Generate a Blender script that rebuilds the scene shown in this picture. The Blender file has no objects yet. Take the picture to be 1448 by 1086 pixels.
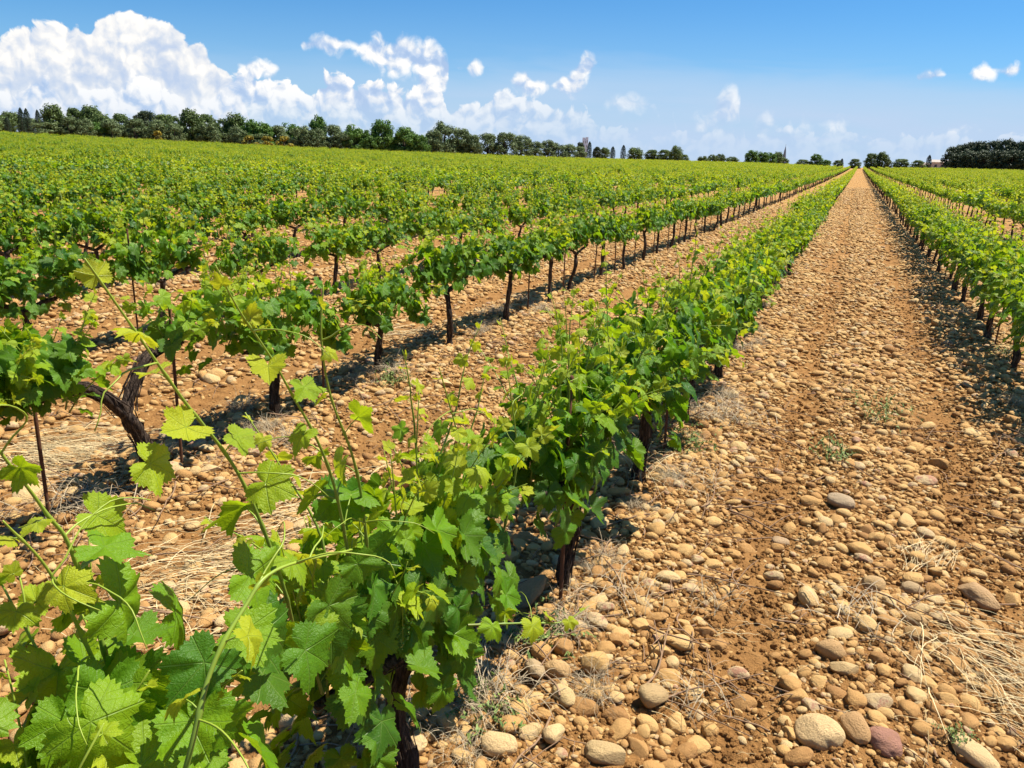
import bpy, bmesh, math, random
import numpy as np
from mathutils import Vector, Matrix, noise as mnoise, kdtree

R_ = math.radians
scene = bpy.context.scene
COL = scene.collection

# ------------------------------------------------------------------ camera
CAM_H = 1.75
PW, PH, PF = 1448.0, 1086.0, 1088.0           # picture size and focal length (26 mm phone lens)


def _cam_axes():
    """Camera axes from the vanishing point of the rows and the slight roll of the phone."""
    def ray(px, py):
        v = np.array([px - PW / 2, PH / 2 - py, -PF])
        return v / np.linalg.norm(v)
    y = ray(1215, 237)
    h = ray(1215 - 800, 237 - 800 * 0.035)
    z = np.cross(y, h)
    if z[1] < 0:
        z = -z
    z /= np.linalg.norm(z)
    x = np.cross(y, z)
    return np.array([x, y, z])                # world = AX @ camera


AX = _cam_axes()
cam_data = bpy.data.cameras.new("camera")
cam = bpy.data.objects.new("camera", cam_data)
COL.objects.link(cam)
cam_data.sensor_fit = 'HORIZONTAL'
cam_data.sensor_width = 36.0
cam_data.lens = 36.0 * PF / PW
cam_data.clip_start = 0.05
cam_data.clip_end = 20000
M4 = Matrix([[*AX[0], 0], [*AX[1], 0], [*AX[2], CAM_H], [0, 0, 0, 1]])
cam.matrix_world = M4
scene.camera = cam


def pix_dir(px, py):
    v = AX @ np.array([px - PW / 2, PH / 2 - py, -PF])
    return v / np.linalg.norm(v)


def to_pix(x, y, z):
    c = AX.T @ np.array([x, y, z - CAM_H])
    if c[2] > -0.05:
        return None
    return PW / 2 + PF * c[0] / -c[2], PH / 2 - PF * c[1] / -c[2]


# ------------------------------------------------------------------ sun, exposure
SUN_AZ, SUN_EL = R_(46), R_(63)               # azimuth from the row direction (+Y) towards +X
sun_dir = Vector((math.sin(SUN_AZ) * math.cos(SUN_EL), math.cos(SUN_AZ) * math.cos(SUN_EL), math.sin(SUN_EL)))
sl = bpy.data.lights.new("sun", 'SUN')
sl.energy = 5.0
sl.angle = R_(0.5)
sl.color = (1.0, 0.93, 0.80)
so = bpy.data.objects.new("sun", sl)
COL.objects.link(so)
so.rotation_euler = sun_dir.to_track_quat('Z', 'Y').to_euler()
so.location = (30, 20, 60)

scene.view_settings.view_transform = 'Standard'
scene.view_settings.look = 'None'
scene.view_settings.exposure = 0.97
scene.view_settings.gamma = 1.0
scene.view_settings.use_curve_mapping = False
try:
    scene.cycles.max_bounces = 8
    scene.cycles.diffuse_bounces = 2
    scene.cycles.transmission_bounces = 6
    scene.cycles.transparent_max_bounces = 8
    scene.cycles.caustics_reflective = False
    scene.cycles.caustics_refractive = False
except Exception:
    pass


# ------------------------------------------------------------------ node helper
class NT:
    def __init__(self, tree):
        self.t = tree
        self.n = tree.nodes
        self.l = tree.links

    def node(self, typ, **kw):
        nd = self.n.new(typ)
        for k, v in kw.items():
            setattr(nd, k, v)
        return nd

    def put(self, sock, val):
        if isinstance(val, bpy.types.NodeSocket):
            self.l.new(val, sock)
        else:
            sock.default_value = val

    def m(self, op, a, b=None, c=None, clamp=False):
        nd = self.node('ShaderNodeMath', operation=op)
        nd.use_clamp = clamp
        self.put(nd.inputs[0], a)
        if b is not None:
            self.put(nd.inputs[1], b)
        if c is not None:
            self.put(nd.inputs[2], c)
        return nd.outputs[0]

    def v(self, op, a, b=None, s=None):
        nd = self.node('ShaderNodeVectorMath', operation=op)
        self.put(nd.inputs[0], a)
        if b is not None:
            self.put(nd.inputs[1], b)
        if s is not None:
            self.put(nd.inputs['Scale'], s)
        return nd.outputs['Value'] if op in ('DOT_PRODUCT', 'LENGTH', 'DISTANCE') else nd.outputs[0]

    def noise(self, vec, scale, detail=3, rough=0.5, dist=0.0, out='Fac', dims='3D'):
        nd = self.node('ShaderNodeTexNoise', noise_dimensions=dims)
        if vec is not None:
            self.l.new(vec, nd.inputs['Vector'])
        nd.inputs['Scale'].default_value = scale
        nd.inputs['Detail'].default_value = detail
        nd.inputs['Roughness'].default_value = rough
        nd.inputs['Distortion'].default_value = dist
        return nd.outputs[out]

    def vor(self, vec, scale, feature='F1', out='Distance', rand=1.0, smooth=0.5, detail=0.0, rough=0.5):
        nd = self.node('ShaderNodeTexVoronoi', feature=feature)
        if vec is not None:
            self.l.new(vec, nd.inputs['Vector'])
        nd.inputs['Scale'].default_value = scale
        nd.inputs['Randomness'].default_value = rand
        if feature == 'SMOOTH_F1':
            nd.inputs['Smoothness'].default_value = smooth
        if 'Detail' in nd.inputs:
            nd.inputs['Detail'].default_value = detail
            nd.inputs['Roughness'].default_value = rough
        return nd.outputs[out]

    def ramp(self, fac, stops, interp='LINEAR'):
        nd = self.node('ShaderNodeValToRGB')
        cr = nd.color_ramp
        cr.interpolation = interp
        while len(cr.elements) < len(stops):
            cr.elements.new(0.5)
        for e, (p, c) in zip(cr.elements, stops):
            e.position = p
            e.color = (*c, 1) if len(c) == 3 else c
        self.put(nd.inputs[0], fac)
        return nd.outputs[0]

    def mix(self, fac, a, b, blend='MIX'):
        nd = self.node('ShaderNodeMix', data_type='RGBA', blend_type=blend)
        self.put(nd.inputs[0], fac)
        for s, val in ((nd.inputs[6], a), (nd.inputs[7], b)):
            if isinstance(val, tuple) and len(val) == 3:
                val = (*val, 1)
            self.put(s, val)
        return nd.outputs[2]

    def maprange(self, x, a, b, c=0.0, d=1.0, smooth=False):
        nd = self.node('ShaderNodeMapRange')
        nd.interpolation_type = 'SMOOTHSTEP' if smooth else 'LINEAR'
        nd.clamp = True
        self.put(nd.inputs[0], x)
        for i, val in zip((1, 2, 3, 4), (a, b, c, d)):
            self.put(nd.inputs[i], val)
        return nd.outputs[0]

    def bump(self, h, strength=0.5, dist=0.01, normal=None):
        nd = self.node('ShaderNodeBump')
        nd.inputs['Strength'].default_value = strength
        nd.inputs['Distance'].default_value = dist
        self.l.new(h, nd.inputs['Height'])
        if normal is not None:
            self.l.new(normal, nd.inputs['Normal'])
        return nd.outputs[0]

    def attr(self, name, out='Vector'):
        nd = self.node('ShaderNodeAttribute', attribute_name=name)
        return nd.outputs[out]


# ------------------------------------------------------------------ world: sky and clouds
world = bpy.data.worlds.new("World")
scene.world = world
world.use_nodes = True
wt = NT(world.node_tree)
for nd in list(wt.n):
    wt.n.remove(nd)

CL_AZ = R_(-24.0)
FWD = np.array([math.sin(CL_AZ), math.cos(CL_AZ), 0.0])
RGT = np.array([math.cos(CL_AZ), -math.sin(CL_AZ), 0.0])


def sky_uv(px, py):
    d = pix_dir(px, py)
    k = d @ FWD
    return (d @ RGT) / k, d[2] / k


def sky_blob(px, py, r):
    u, v = sky_uv(px, py)
    u2, v2 = sky_uv(px + 5, py)
    return u, v, r * math.hypot(u2 - u, v2 - v) / 5.0


# outlines of the cloud banks: (x, top) or (x, top, base) along the horizon
TOWERING = [(-60, 66), (-20, 62), (0, 58), (20, 42), (45, 33), (90, 30), (112, 37), (124, 52), (130, 38), (150, 28), (165, 15), (185, 11), (210, 15), (235, 30), (250, 45),
            (275, 58), (300, 80), (318, 100), (330, 118), (345, 140), (360, 190), (380, 300), (1500, 300)]
BANK = [(-60, 110), (0, 108), (30, 112), (60, 107), (80, 122), (92, 150), (105, 128), (120, 112), (150, 122), (170, 118), (185, 104), (205, 99), (230, 102), (250, 118), (262, 150), (275, 132),
        (290, 112), (315, 118), (335, 110), (350, 107), (370, 112), (385, 116), (400, 107), (410, 104), (420, 117), (435, 112), (450, 102), (458, 99), (468, 108), (480, 113), (500, 107), (515, 112),
        (530, 118), (545, 130), (560, 123), (575, 131), (590, 118), (605, 110), (620, 125), (640, 149), (655, 144), (670, 140), (690, 136), (705, 132), (712, 130), (725, 139), (740, 140), (765, 142),
        (785, 149), (800, 159), (830, 161), (848, 185), (880, 182), (920, 176), (960, 184), (1000, 176), (1040, 182), (1100, 186), (1200, 190), (1300, 188), (1400, 194), (1510, 192)]
LOOSE = [(337, 100, 100), (350, 87, 105), (368, 81, 107), (380, 83, 105), (392, 98, 99), (0, 0, 0), (423, 66, 66), (430, 56, 77), (445, 49, 78), (458, 45, 77), (470, 49, 75), (480, 51, 74), (494, 58, 67),
         (502, 60, 74), (510, 54, 86), (525, 47, 94), (532, 43, 97), (545, 49, 100), (560, 56, 104), (575, 59, 107), (590, 60, 114), (600, 55, 128), (612, 53, 134), (625, 60, 134), (634, 74, 126), (640, 95, 96),
         (0, 0, 0), (652, 97, 97), (662, 91, 103), (675, 88, 102), (685, 94, 95), (0, 0, 0), (722, 115, 115), (730, 103, 128), (742, 100, 132), (752, 111, 134), (770, 109, 133), (790, 107, 137), (805, 103, 135),
         (815, 94, 131), (822, 79, 128), (830, 72, 116), (842, 79, 108), (851, 94, 96), (0, 0, 0), (1283, 112, 112), (1295, 103, 120), (1310, 98, 118), (1325, 99, 113), (1335, 105, 106), (0, 0, 0),
         (1370, 106, 106), (1380, 97, 110), (1395, 89, 111), (1405, 95, 110), (1425, 96, 107), (1442, 98, 99)]
FAINT = [(858, 150, 150), (872, 139, 157), (885, 135, 158), (905, 139, 158), (925, 146, 156), (948, 150, 152), (0, 0, 0), (955, 190, 190), (975, 178, 197), (990, 160, 197), (1010, 150, 194), (1022, 126, 187),
         (1032, 120, 182), (1042, 126, 172), (1050, 150, 165), (0, 0, 0), (1060, 190, 190), (1080, 165, 196), (1095, 156, 194), (1110, 182, 185), (0, 0, 0), (1120, 178, 178), (1135, 167, 184), (1150, 174, 183),
         (1170, 169, 185), (1197, 178, 181), (0, 0, 0), (1338, 185, 185), (1360, 171, 191), (1390, 183, 186)]
U0, U1 = sky_uv(-70, 200)[0], sky_uv(1510, 200)[0]
V0, V1 = -0.12, 0.32


def prof_top(pts):
    return [(sky_uv(x, y)[0], max(sky_uv(x, y)[1], V0)) for x, y in pts]


def prof_band(pts):
    """centre line and half-thickness of the separate clouds; a gap has negative thickness"""
    c, h = [], []
    gap = True
    prev = None
    for (x, a, b) in pts:
        if x == 0:
            h.append((c[-1][0] + 0.012, -0.022)); c.append((c[-1][0] + 0.012, c[-1][1]))
            gap = True
            continue
        u, v1 = sky_uv(x, a)
        _, v2 = sky_uv(x, b)
        if gap:
            c.append((u - 0.012, (v1 + v2) / 2)); h.append((u - 0.012, -0.022))
            gap = False
        c.append((u, (v1 + v2) / 2)); h.append((u, (v1 - v2) / 2))
    h.append((c[-1][0] + 0.012, -0.022)); c.append((c[-1][0] + 0.012, c[-1][1]))
    return c, h


def fcurve(t, x, pts, lo, hi):
    nd = t.node('ShaderNodeFloatCurve')
    cu = nd.mapping.curves[0]
    P = sorted(((u - U0) / (U1 - U0), (v - lo) / (hi - lo)) for u, v in pts)
    P = [(min(1, max(0, a)), min(1, max(0, b))) for a, b in P]
    Q = [P[0]]
    for p in P[1:]:
        if p[0] > Q[-1][0] + 1e-4:
            Q.append(p)
    cu.points[0].location = Q[0]
    cu.points[1].location = Q[-1]
    for p in Q[1:-1]:
        cu.points.new(*p)
    for p in cu.points:
        p.handle_type = 'VECTOR'
    nd.mapping.use_clip = True
    nd.mapping.update()
    t.put(nd.inputs['Value'], x)
    return t.m('MULTIPLY_ADD', nd.outputs[0], hi - lo, lo)


def billow_group():
    """fine cauliflower relief of cumulus clouds"""
    g = bpy.data.node_groups.new('cloud_billows', 'ShaderNodeTree')
    g.interface.new_socket('P', in_out='INPUT', socket_type='NodeSocketVector')
    g.interface.new_socket('D', in_out='OUTPUT', socket_type='NodeSocketFloat')
    t = NT(g)
    gi = t.node('NodeGroupInput')
    go = t.node('NodeGroupOutput')
    p = gi.outputs[0]
    w2 = t.noise(p, 46, 1, 0.6, out='Color', dims='2D')
    q = t.v('MULTIPLY_ADD', t.v('SUBTRACT', w2, (0.5, 0.5, 0.5)), None)
    q.node.inputs[1].default_value = (0.016, 0.016, 0)
    t.l.new(p, q.node.inputs[2])
    f = None
    for sc, wgt in ((17, 1.0), (39, 0.52), (88, 0.27)):
        n = t.node('ShaderNodeTexVoronoi', feature='F1', voronoi_dimensions='2D')
        t.l.new(q, n.inputs['Vector'])
        n.inputs['Scale'].default_value = sc
        e = t.m('MULTIPLY', n.outputs['Distance'], n.outputs['Distance'])
        e = t.m('MULTIPLY_ADD', e, -1.5 * wgt, 0.27 * wgt)
        f = e if f is None else t.m('ADD', f, e)
    fine = t.noise(q, 120, 3, 0.65, dims='2D')
    f = t.m('MULTIPLY_ADD', t.m('SUBTRACT', fine, 0.5), 0.42, f)
    t.l.new(f, go.inputs[0])
    return g


def build_world():
    t = wt
    out = t.node('ShaderNodeOutputWorld')
    bg = t.node('ShaderNodeBackground')
    sky = t.node('ShaderNodeTexSky', sky_type='NISHITA')
    sky.sun_disc = False
    sky.sun_elevation = SUN_EL
    sky.sun_rotation = SUN_AZ
    sky.air_density = 1.0
    sky.dust_density = 0.3
    sky.ozone_density = 3.0
    sky.altitude = 300
    d = t.node('ShaderNodeTexCoord').outputs['Generated']
    k = t.v('DOT_PRODUCT', d, tuple(FWD))
    kk = t.m('MAXIMUM', k, 0.12)
    u = t.m('DIVIDE', t.v('DOT_PRODUCT', d, tuple(RGT)), kk)
    z = t.v('DOT_PRODUCT', d, (0, 0, 1))
    v = t.m('DIVIDE', z, kk)
    cmb = t.node('ShaderNodeCombineXYZ')
    t.l.new(u, cmb.inputs[0])
    t.l.new(v, cmb.inputs[1])
    p = cmb.outputs[0]
    front = t.maprange(k, 0.15, 0.3)
    skycol = t.mix(1.0, sky.outputs[0], SKY_TINT, 'MULTIPLY')
    # thin high veil low over the horizon, thickest to the right
    streak = t.noise(t.v('MULTIPLY', p, (1.0, 7.0, 1.0)), 4.0, 3, 0.6, 0.3, dims='2D')
    vv = t.m('MULTIPLY_ADD', t.m('SUBTRACT', streak, 0.5), 0.07, v)
    low = t.maprange(vv, 0.07, 0.125, 1.0, 0.0, True)
    low = t.m('MULTIPLY', low, t.maprange(u, -0.25, 0.05, 0.45, 1.0))
    low2 = t.maprange(v, 0.0, 0.20, 0.5, 0.0, True)
    va = t.m('ADD', t.m('MULTIPLY', low, t.maprange(streak, 0.25, 0.75, 0.4, 0.62)), low2)
    va = t.m('MULTIPLY', va, front, clamp=True)
    col = t.mix(va, skycol, VEIL)
    # cumulus
    w = t.noise(p, 17, 2, 0.55, out='Color', dims='2D')
    pw = t.v('MULTIPLY_ADD', t.v('SUBTRACT', w, (0.5, 0.5, 0.5)), None)
    pw.node.inputs[1].default_value = (0.012, 0.010, 0)
    t.l.new(p, pw.node.inputs[2])
    sp = t.node('ShaderNodeSeparateXYZ')
    t.l.new(pw, sp.inputs[0])
    uw, vw = sp.outputs[0], sp.outputs[1]
    ux = t.m('DIVIDE', t.m('SUBTRACT', uw, U0), U1 - U0)
    bg_ = billow_group()
    b1 = t.node('ShaderNodeGroup'); b1.node_tree = bg_
    t.l.new(pw, b1.inputs[0])
    b2 = t.node('ShaderNodeGroup'); b2.node_tree = bg_
    t.l.new(t.v('ADD', pw, (0.0055, 0.0085, 0.0)), b2.inputs[0])
    D, G = b1.outputs[0], t.m('SUBTRACT', b1.outputs[0], b2.outputs[0])
    air = t.maprange(v, 0.0, 0.09, 0.6, 0.0)

    patch = t.m('MULTIPLY', t.m('SUBTRACT', t.noise(p, 13, 3, 0.6, dims='2D'), 0.5), 0.9)

    def layer(col, depth, amp, soft, op, gain, ramp, lift, airk=1.0):
        """depth: distance inside the outline; its upper rim is lit, its base shaded"""
        F = t.m('MULTIPLY_ADD', D, amp, depth)
        alpha = t.maprange(F, 0.0, soft, 0, op, True)
        alpha = t.m('MULTIPLY', alpha, front)
        lit = t.m('ADD', t.m('MULTIPLY_ADD', G, gain, lift), patch)
        shade = t.ramp(lit, ramp)
        shade = t.mix(t.m('MULTIPLY', air, airk), shade, VEIL)
        return t.mix(alpha, col, shade)

    cF, hF = prof_band(FAINT)
    dF = t.m('SUBTRACT', fcurve(t, ux, hF, -.05, .1), t.m('ABSOLUTE', t.m('SUBTRACT', vw, fcurve(t, ux, cF, V0, V1))))
    col = layer(col, t.m('ADD', dF, 0.006), 0.026, 0.03, 0.66, 1.0, CLOUD_RAMP, 0.66, 0.6)
    dT = t.m('SUBTRACT', fcurve(t, ux, prof_top(TOWERING), V0, V1), vw)
    col = layer(col, dT, 0.016, 0.005, 1.0, 0.9, TOWER_RAMP, t.maprange(dT, 0.0, 0.11, 0.78, 0.34))
    dB = t.m('SUBTRACT', fcurve(t, ux, prof_top(BANK), V0, V1), vw)
    fade = t.m('MULTIPLY', t.maprange(v, 0.02, 0.06, 0.45, 1.0), t.maprange(u, -0.10, 0.16, 1.0, 0.45))
    col = layer(col, dB, 0.026, 0.005, fade, 1.5, CLOUD_RAMP, t.maprange(dB, 0.0, 0.08, 0.72, 0.36))
    cL, hL = prof_band(LOOSE)
    vL = t.m('SUBTRACT', vw, fcurve(t, ux, cL, V0, V1))
    dL = t.m('SUBTRACT', fcurve(t, ux, hL, -.05, .1), t.m('ABSOLUTE', vL))
    col = layer(col, t.m('ADD', dL, 0.005), 0.016, 0.012, 0.93, 1.6, CLOUD_RAMP, t.maprange(vL, -0.022, 0.03, 0.34, 0.80), 0.5)
    t.l.new(col, bg.inputs['Color'])
    bg.inputs['Strength'].default_value = SKY_STRENGTH
    t.l.new(bg.outputs[0], out.inputs[0])
    try:
        world.cycles.sampling_method = 'MANUAL'
        world.cycles.sample_map_resolution = 256
    except Exception:
        pass


SKY_STRENGTH = 0.053
SKY_TINT = (0.44, 0.90, 1.26)
VEIL = (5.0, 6.5, 8.6)
CLOUD_RAMP = [(0.0, (4.2, 5.6, 8.1)), (0.35, (5.5, 6.7, 8.7)), (0.62, (7.9, 8.3, 9.0)), (1.0, (10.5, 10.3, 10.0))]
TOWER_RAMP = [(0.0, (5.2, 6.3, 8.3)), (0.4, (6.6, 7.3, 8.5)), (0.7, (8.7, 8.8, 9.0)), (1.0, (10.4, 10.1, 9.6))]
build_world()


# ------------------------------------------------------------------ object helpers
def tag(o, label=None, cat=None, group=None, kind=None):
    if label:
        o["label"] = label
    if cat:
        o["category"] = cat
    if group:
        o["group"] = group
    if kind:
        o["kind"] = kind
    return o


def link(name, me, parent=None):
    o = bpy.data.objects.new(name, me)
    COL.objects.link(o)
    if parent is not None:
        o.parent = parent
    return o


def empty(name, loc, rz=0.0):
    o = bpy.data.objects.new(name, None)
    o.empty_display_size = 0.2
    COL.objects.link(o)
    o.location = loc
    o.rotation_euler = (0, 0, rz)
    return o


def mesh_np(name, parts, smooth=True):
    """parts: list of (verts (n,3), faces (m,k), material, uv (n,2) or None, attr (n,3) or None) -> one mesh"""
    me = bpy.data.meshes.new(name)
    V, L, S, T, MI, UV, AT = [], [], [], [], [], [], []
    mats = []
    off = 0
    ls = 0
    for verts, faces, mat, uv, at in parts:
        if mat not in mats:
            mats.append(mat)
        mi = mats.index(mat)
        fl = faces if isinstance(faces, list) else [faces]
        for f in fl:
            f = np.asarray(f, dtype=np.int64)
            if len(f) == 0:
                continue
            m, k = f.shape
            L.append((f + off).ravel())
            S.append(ls + np.arange(m) * k)
            T.append(np.full(m, k))
            MI.append(np.full(m, mi))
            ls += m * k
        n = len(verts)
        V.append(verts)
        UV.append(uv if uv is not None else np.zeros((n, 2)))
        AT.append(at if at is not None else np.zeros((n, 3)))
        off += n
    V = np.concatenate(V).astype(np.float32)
    L = np.concatenate(L).astype(np.int32)
    S = np.concatenate(S).astype(np.int32)
    T = np.concatenate(T).astype(np.int32)
    MI = np.concatenate(MI).astype(np.int32)
    UV = np.concatenate(UV).astype(np.float32)
    AT = np.concatenate(AT).astype(np.float32)
    me.vertices.add(len(V))
    me.vertices.foreach_set('co', V.ravel())
    me.loops.add(len(L))
    me.loops.foreach_set('vertex_index', L)
    me.polygons.add(len(S))
    me.polygons.foreach_set('loop_start', S)
    me.polygons.foreach_set('loop_total', T)
    me.polygons.foreach_set('material_index', MI)
    me.polygons.foreach_set('use_smooth', np.full(len(S), smooth))
    a = me.attributes.new('luv', 'FLOAT_VECTOR', 'POINT')
    a.data.foreach_set('vector', np.column_stack([UV, np.zeros(len(UV), np.float32)]).astype(np.float32).ravel())
    a = me.attributes.new('info', 'FLOAT_VECTOR', 'POINT')
    a.data.foreach_set('vector', AT.ravel())
    for m_ in mats:
        me.materials.append(m_)
    me.update(calc_edges=True)
    return me


def new_mat(name):
    m = bpy.data.materials.new(name)
    m.use_nodes = True
    t = NT(m.node_tree)
    for nd in list(t.n):
        t.n.remove(nd)
    out = t.node('ShaderNodeOutputMaterial')
    return m, t, out


def principled(t, out, color, rough, bump=None, spec=0.3):
    b = t.node('ShaderNodeBsdfPrincipled')
    t.put(b.inputs['Base Color'], (*color, 1) if isinstance(color, tuple) and len(color) == 3 else color)
    t.put(b.inputs['Roughness'], rough)
    b.inputs['Specular IOR Level'].default_value = spec
    if bump is not None:
        t.l.new(bump, b.inputs['Normal'])
    t.l.new(b.outputs[0], out.inputs[0])
    return b


# ------------------------------------------------------------------ materials
def mat_leaf():
    m, t, out = new_mat("vine_leaf")
    luv = t.attr('luv')
    info = t.node('ShaderNodeSeparateXYZ')
    t.l.new(t.attr('info'), info.inputs[0])
    age, rnd = info.outputs[0], info.outputs[1]
    s = t.node('ShaderNodeSeparateXYZ')
    t.l.new(luv, s.inputs[0])
    x, y = s.outputs[0], s.outputs[1]
    ax = t.m('ABSOLUTE', x)
    ang = t.m('ARCTAN2', ax, y)                         # 0 at the tip, pi at the petiole sinus
    r = t.v('LENGTH', luv)
    vein = None
    for a0 in (0.0, 0.92, 1.9):
        dd = t.m('MULTIPLY', t.m('ABSOLUTE', t.m('SUBTRACT', ang, a0)), r)
        vein = dd if vein is None else t.m('MINIMUM', vein, dd)
    main = t.maprange(vein, 0.003, 0.014, 1, 0)
    # side veins: herring-bone along each main vein
    ph = t.m('SUBTRACT', t.m('MULTIPLY', r, 1.0), t.m('MULTIPLY', vein, 0.9))
    tri = t.m('PINGPONG', t.m('ADD', ph, t.m('MULTIPLY', t.m('MULTIPLY', vein, vein), 0.8)), 0.052)
    side = t.maprange(tri, 0.0, 0.006, 0.38, 0)
    v = t.m('MAXIMUM', main, side)
    mot = t.noise(luv, 9, 4, 0.6)
    oi = t.node('ShaderNodeObjectInfo')
    a2 = t.m('ADD', age, t.m('MULTIPLY', t.m('SUBTRACT', oi.outputs['Random'], 0.5), 0.26))
    pos = t.node('ShaderNodeNewGeometry').outputs['Position']
    a2 = t.m('ADD', a2, t.m('MULTIPLY', t.m('SUBTRACT', t.noise(pos, 0.09, 3, 0.6), 0.5), 0.45))
    a2 = t.m('ADD', a2, t.m('MULTIPLY', t.m('SUBTRACT', mot, 0.5), 0.22))
    base = t.ramp(a2, [(0.0, (0.36, 0.42, 0.016)), (0.3, (0.205, 0.345, 0.008)), (0.62, (0.088, 0.228, 0.008)), (1.0, (0.026, 0.105, 0.012))])
    base = t.mix(t.m('MULTIPLY', rnd, 0.18), base, (0.17, 0.17, 0.02))
    base = t.mix(t.m('MULTIPLY', v, 0.42), base, (0.20, 0.30, 0.06))
    trans = t.ramp(a2, [(0.0, (0.64, 0.66, 0.02)), (0.4, (0.42, 0.58, 0.008)), (1.0, (0.14, 0.33, 0.007))])
    trans = t.mix(t.m('MULTIPLY', v, 0.35), trans, (0.12, 0.22, 0.02))
    h = t.m('ADD', t.m('MULTIPLY', v, -1.0), t.m('MULTIPLY', t.noise(luv, 26, 3, 0.6), 0.9))
    bp = t.bump(h, 0.45, 0.006)
    b = t.node('ShaderNodeBsdfPrincipled')
    t.l.new(base, b.inputs['Base Color'])
    t.put(b.inputs['Roughness'], t.maprange(mot, 0.3, 0.7, 0.30, 0.46))
    b.inputs['Specular IOR Level'].default_value = 0.24
    t.l.new(bp, b.inputs['Normal'])
    tr = t.node('ShaderNodeBsdfTranslucent')
    t.l.new(trans, tr.inputs[0])
    t.l.new(bp, tr.inputs['Normal'])
    mx = t.node('ShaderNodeMixShader')
    mx.inputs[0].default_value = 0.40
    t.l.new(b.outputs[0], mx.inputs[1])
    t.l.new(tr.outputs[0], mx.inputs[2])
    t.l.new(mx.outputs[0], out.inputs[0])
    return m


def mat_cane():
    m, t, out = new_mat("green_cane")
    info = t.node('ShaderNodeSeparateXYZ')
    t.l.new(t.attr('info'), info.inputs[0])
    n = t.noise(t.node('ShaderNodeTexCoord').outputs['Object'], 40, 3)
    c = t.ramp(t.m('ADD', info.outputs[0], t.m('MULTIPLY', t.m('SUBTRACT', n, 0.5), 0.3)),
               [(0.0, (0.26, 0.34, 0.035)), (0.5, (0.15, 0.24, 0.03)), (0.8, (0.14, 0.15, 0.03)), (1.0, (0.19, 0.10, 0.04))])
    principled(t, out, c, 0.45, None, 0.4)
    return m


def mat_bark():
    m, t, out = new_mat("vine_bark")
    tc = t.node('ShaderNodeTexCoord').outputs['Object']
    st = t.v('MULTIPLY', tc, (1.0, 1.0, 0.12))
    n1 = t.noise(st, 85, 6, 0.7, 0.6)
    n2 = t.noise(tc, 18, 4, 0.6)
    c = t.ramp(n1, [(0.3, (0.014, 0.010, 0.008)), (0.48, (0.050, 0.034, 0.026)), (0.62, (0.15, 0.108, 0.082)), (0.8, (0.30, 0.24, 0.20))])
    c = t.mix(t.maprange(n2, 0.5, 0.75, 0, 0.5), c, (0.07, 0.055, 0.05))
    bp = t.bump(n1, 1.0, 0.03)
    principled(t, out, c, 0.9, bp, 0.15)
    return m


STONE_RAMP = [(0.0, (0.34, 0.175, 0.062)), (0.22, (0.46, 0.255, 0.090)), (0.45, (0.54, 0.318, 0.116)), (0.70, (0.59, 0.370, 0.145)),
              (0.90, (0.60, 0.43, 0.21)), (0.98, (0.48, 0.35, 0.20)), (1.0, (0.40, 0.21, 0.13))]


def mat_stone(name="cobble_stone", fixed=None):
    m, t, out = new_mat(name)
    oi = t.node('ShaderNodeObjectInfo')
    tc = t.node('ShaderNodeTexCoord').outputs['Object']
    off = t.v('ADD', tc, t.v('SCALE', (1.0, 2.0, 3.0), s=t.m('MULTIPLY', oi.outputs['Random'], 40.0)))
    n1 = t.noise(off, 1.4, 4, 0.6)
    n2 = t.noise(off, 9, 5, 0.7)
    n3 = t.vor(off, 16, 'F1')
    if fixed:
        c = t.mix(n1, tuple(x * 0.85 for x in fixed), tuple(min(1, x * 1.12) for x in fixed))
    else:
        key = t.m('ADD', oi.outputs['Random'], t.m('MULTIPLY', t.m('SUBTRACT', n1, 0.5), 0.35))
        c = t.ramp(key, STONE_RAMP)
    c = t.mix(t.maprange(n2, 0.52, 0.78, 0, 0.55), c, (0.30, 0.165, 0.075))
    c = t.mix(t.maprange(n2, 0.45, 0.2, 0, 0.3), c, (0.60, 0.42, 0.19))
    c = t.mix(t.maprange(n3, 0.16, 0.05, 0, 0.4), c, (0.17, 0.095, 0.05))
    sz = t.node('ShaderNodeSeparateXYZ')
    t.l.new(tc, sz.inputs[0])
    soil = t.maprange(t.m('MULTIPLY_ADD', t.m('SUBTRACT', n2, 0.5), 0.9, sz.outputs[2]), 0.10, -0.25, 0.0, 0.6)
    c = t.mix(soil, c, (0.24, 0.115, 0.037))
    n4 = t.noise(off, 3.2, 3, 0.6)
    c = t.mix(t.maprange(n4, 0.58, 0.75, 0, 0.3), c, (0.36, 0.19, 0.065))
    bp = t.bump(t.m('ADD', n2, t.m('MULTIPLY', n1, 0.5)), 0.5, 0.12)
    principled(t, out, c, 0.78, bp, 0.22)
    return m


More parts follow.
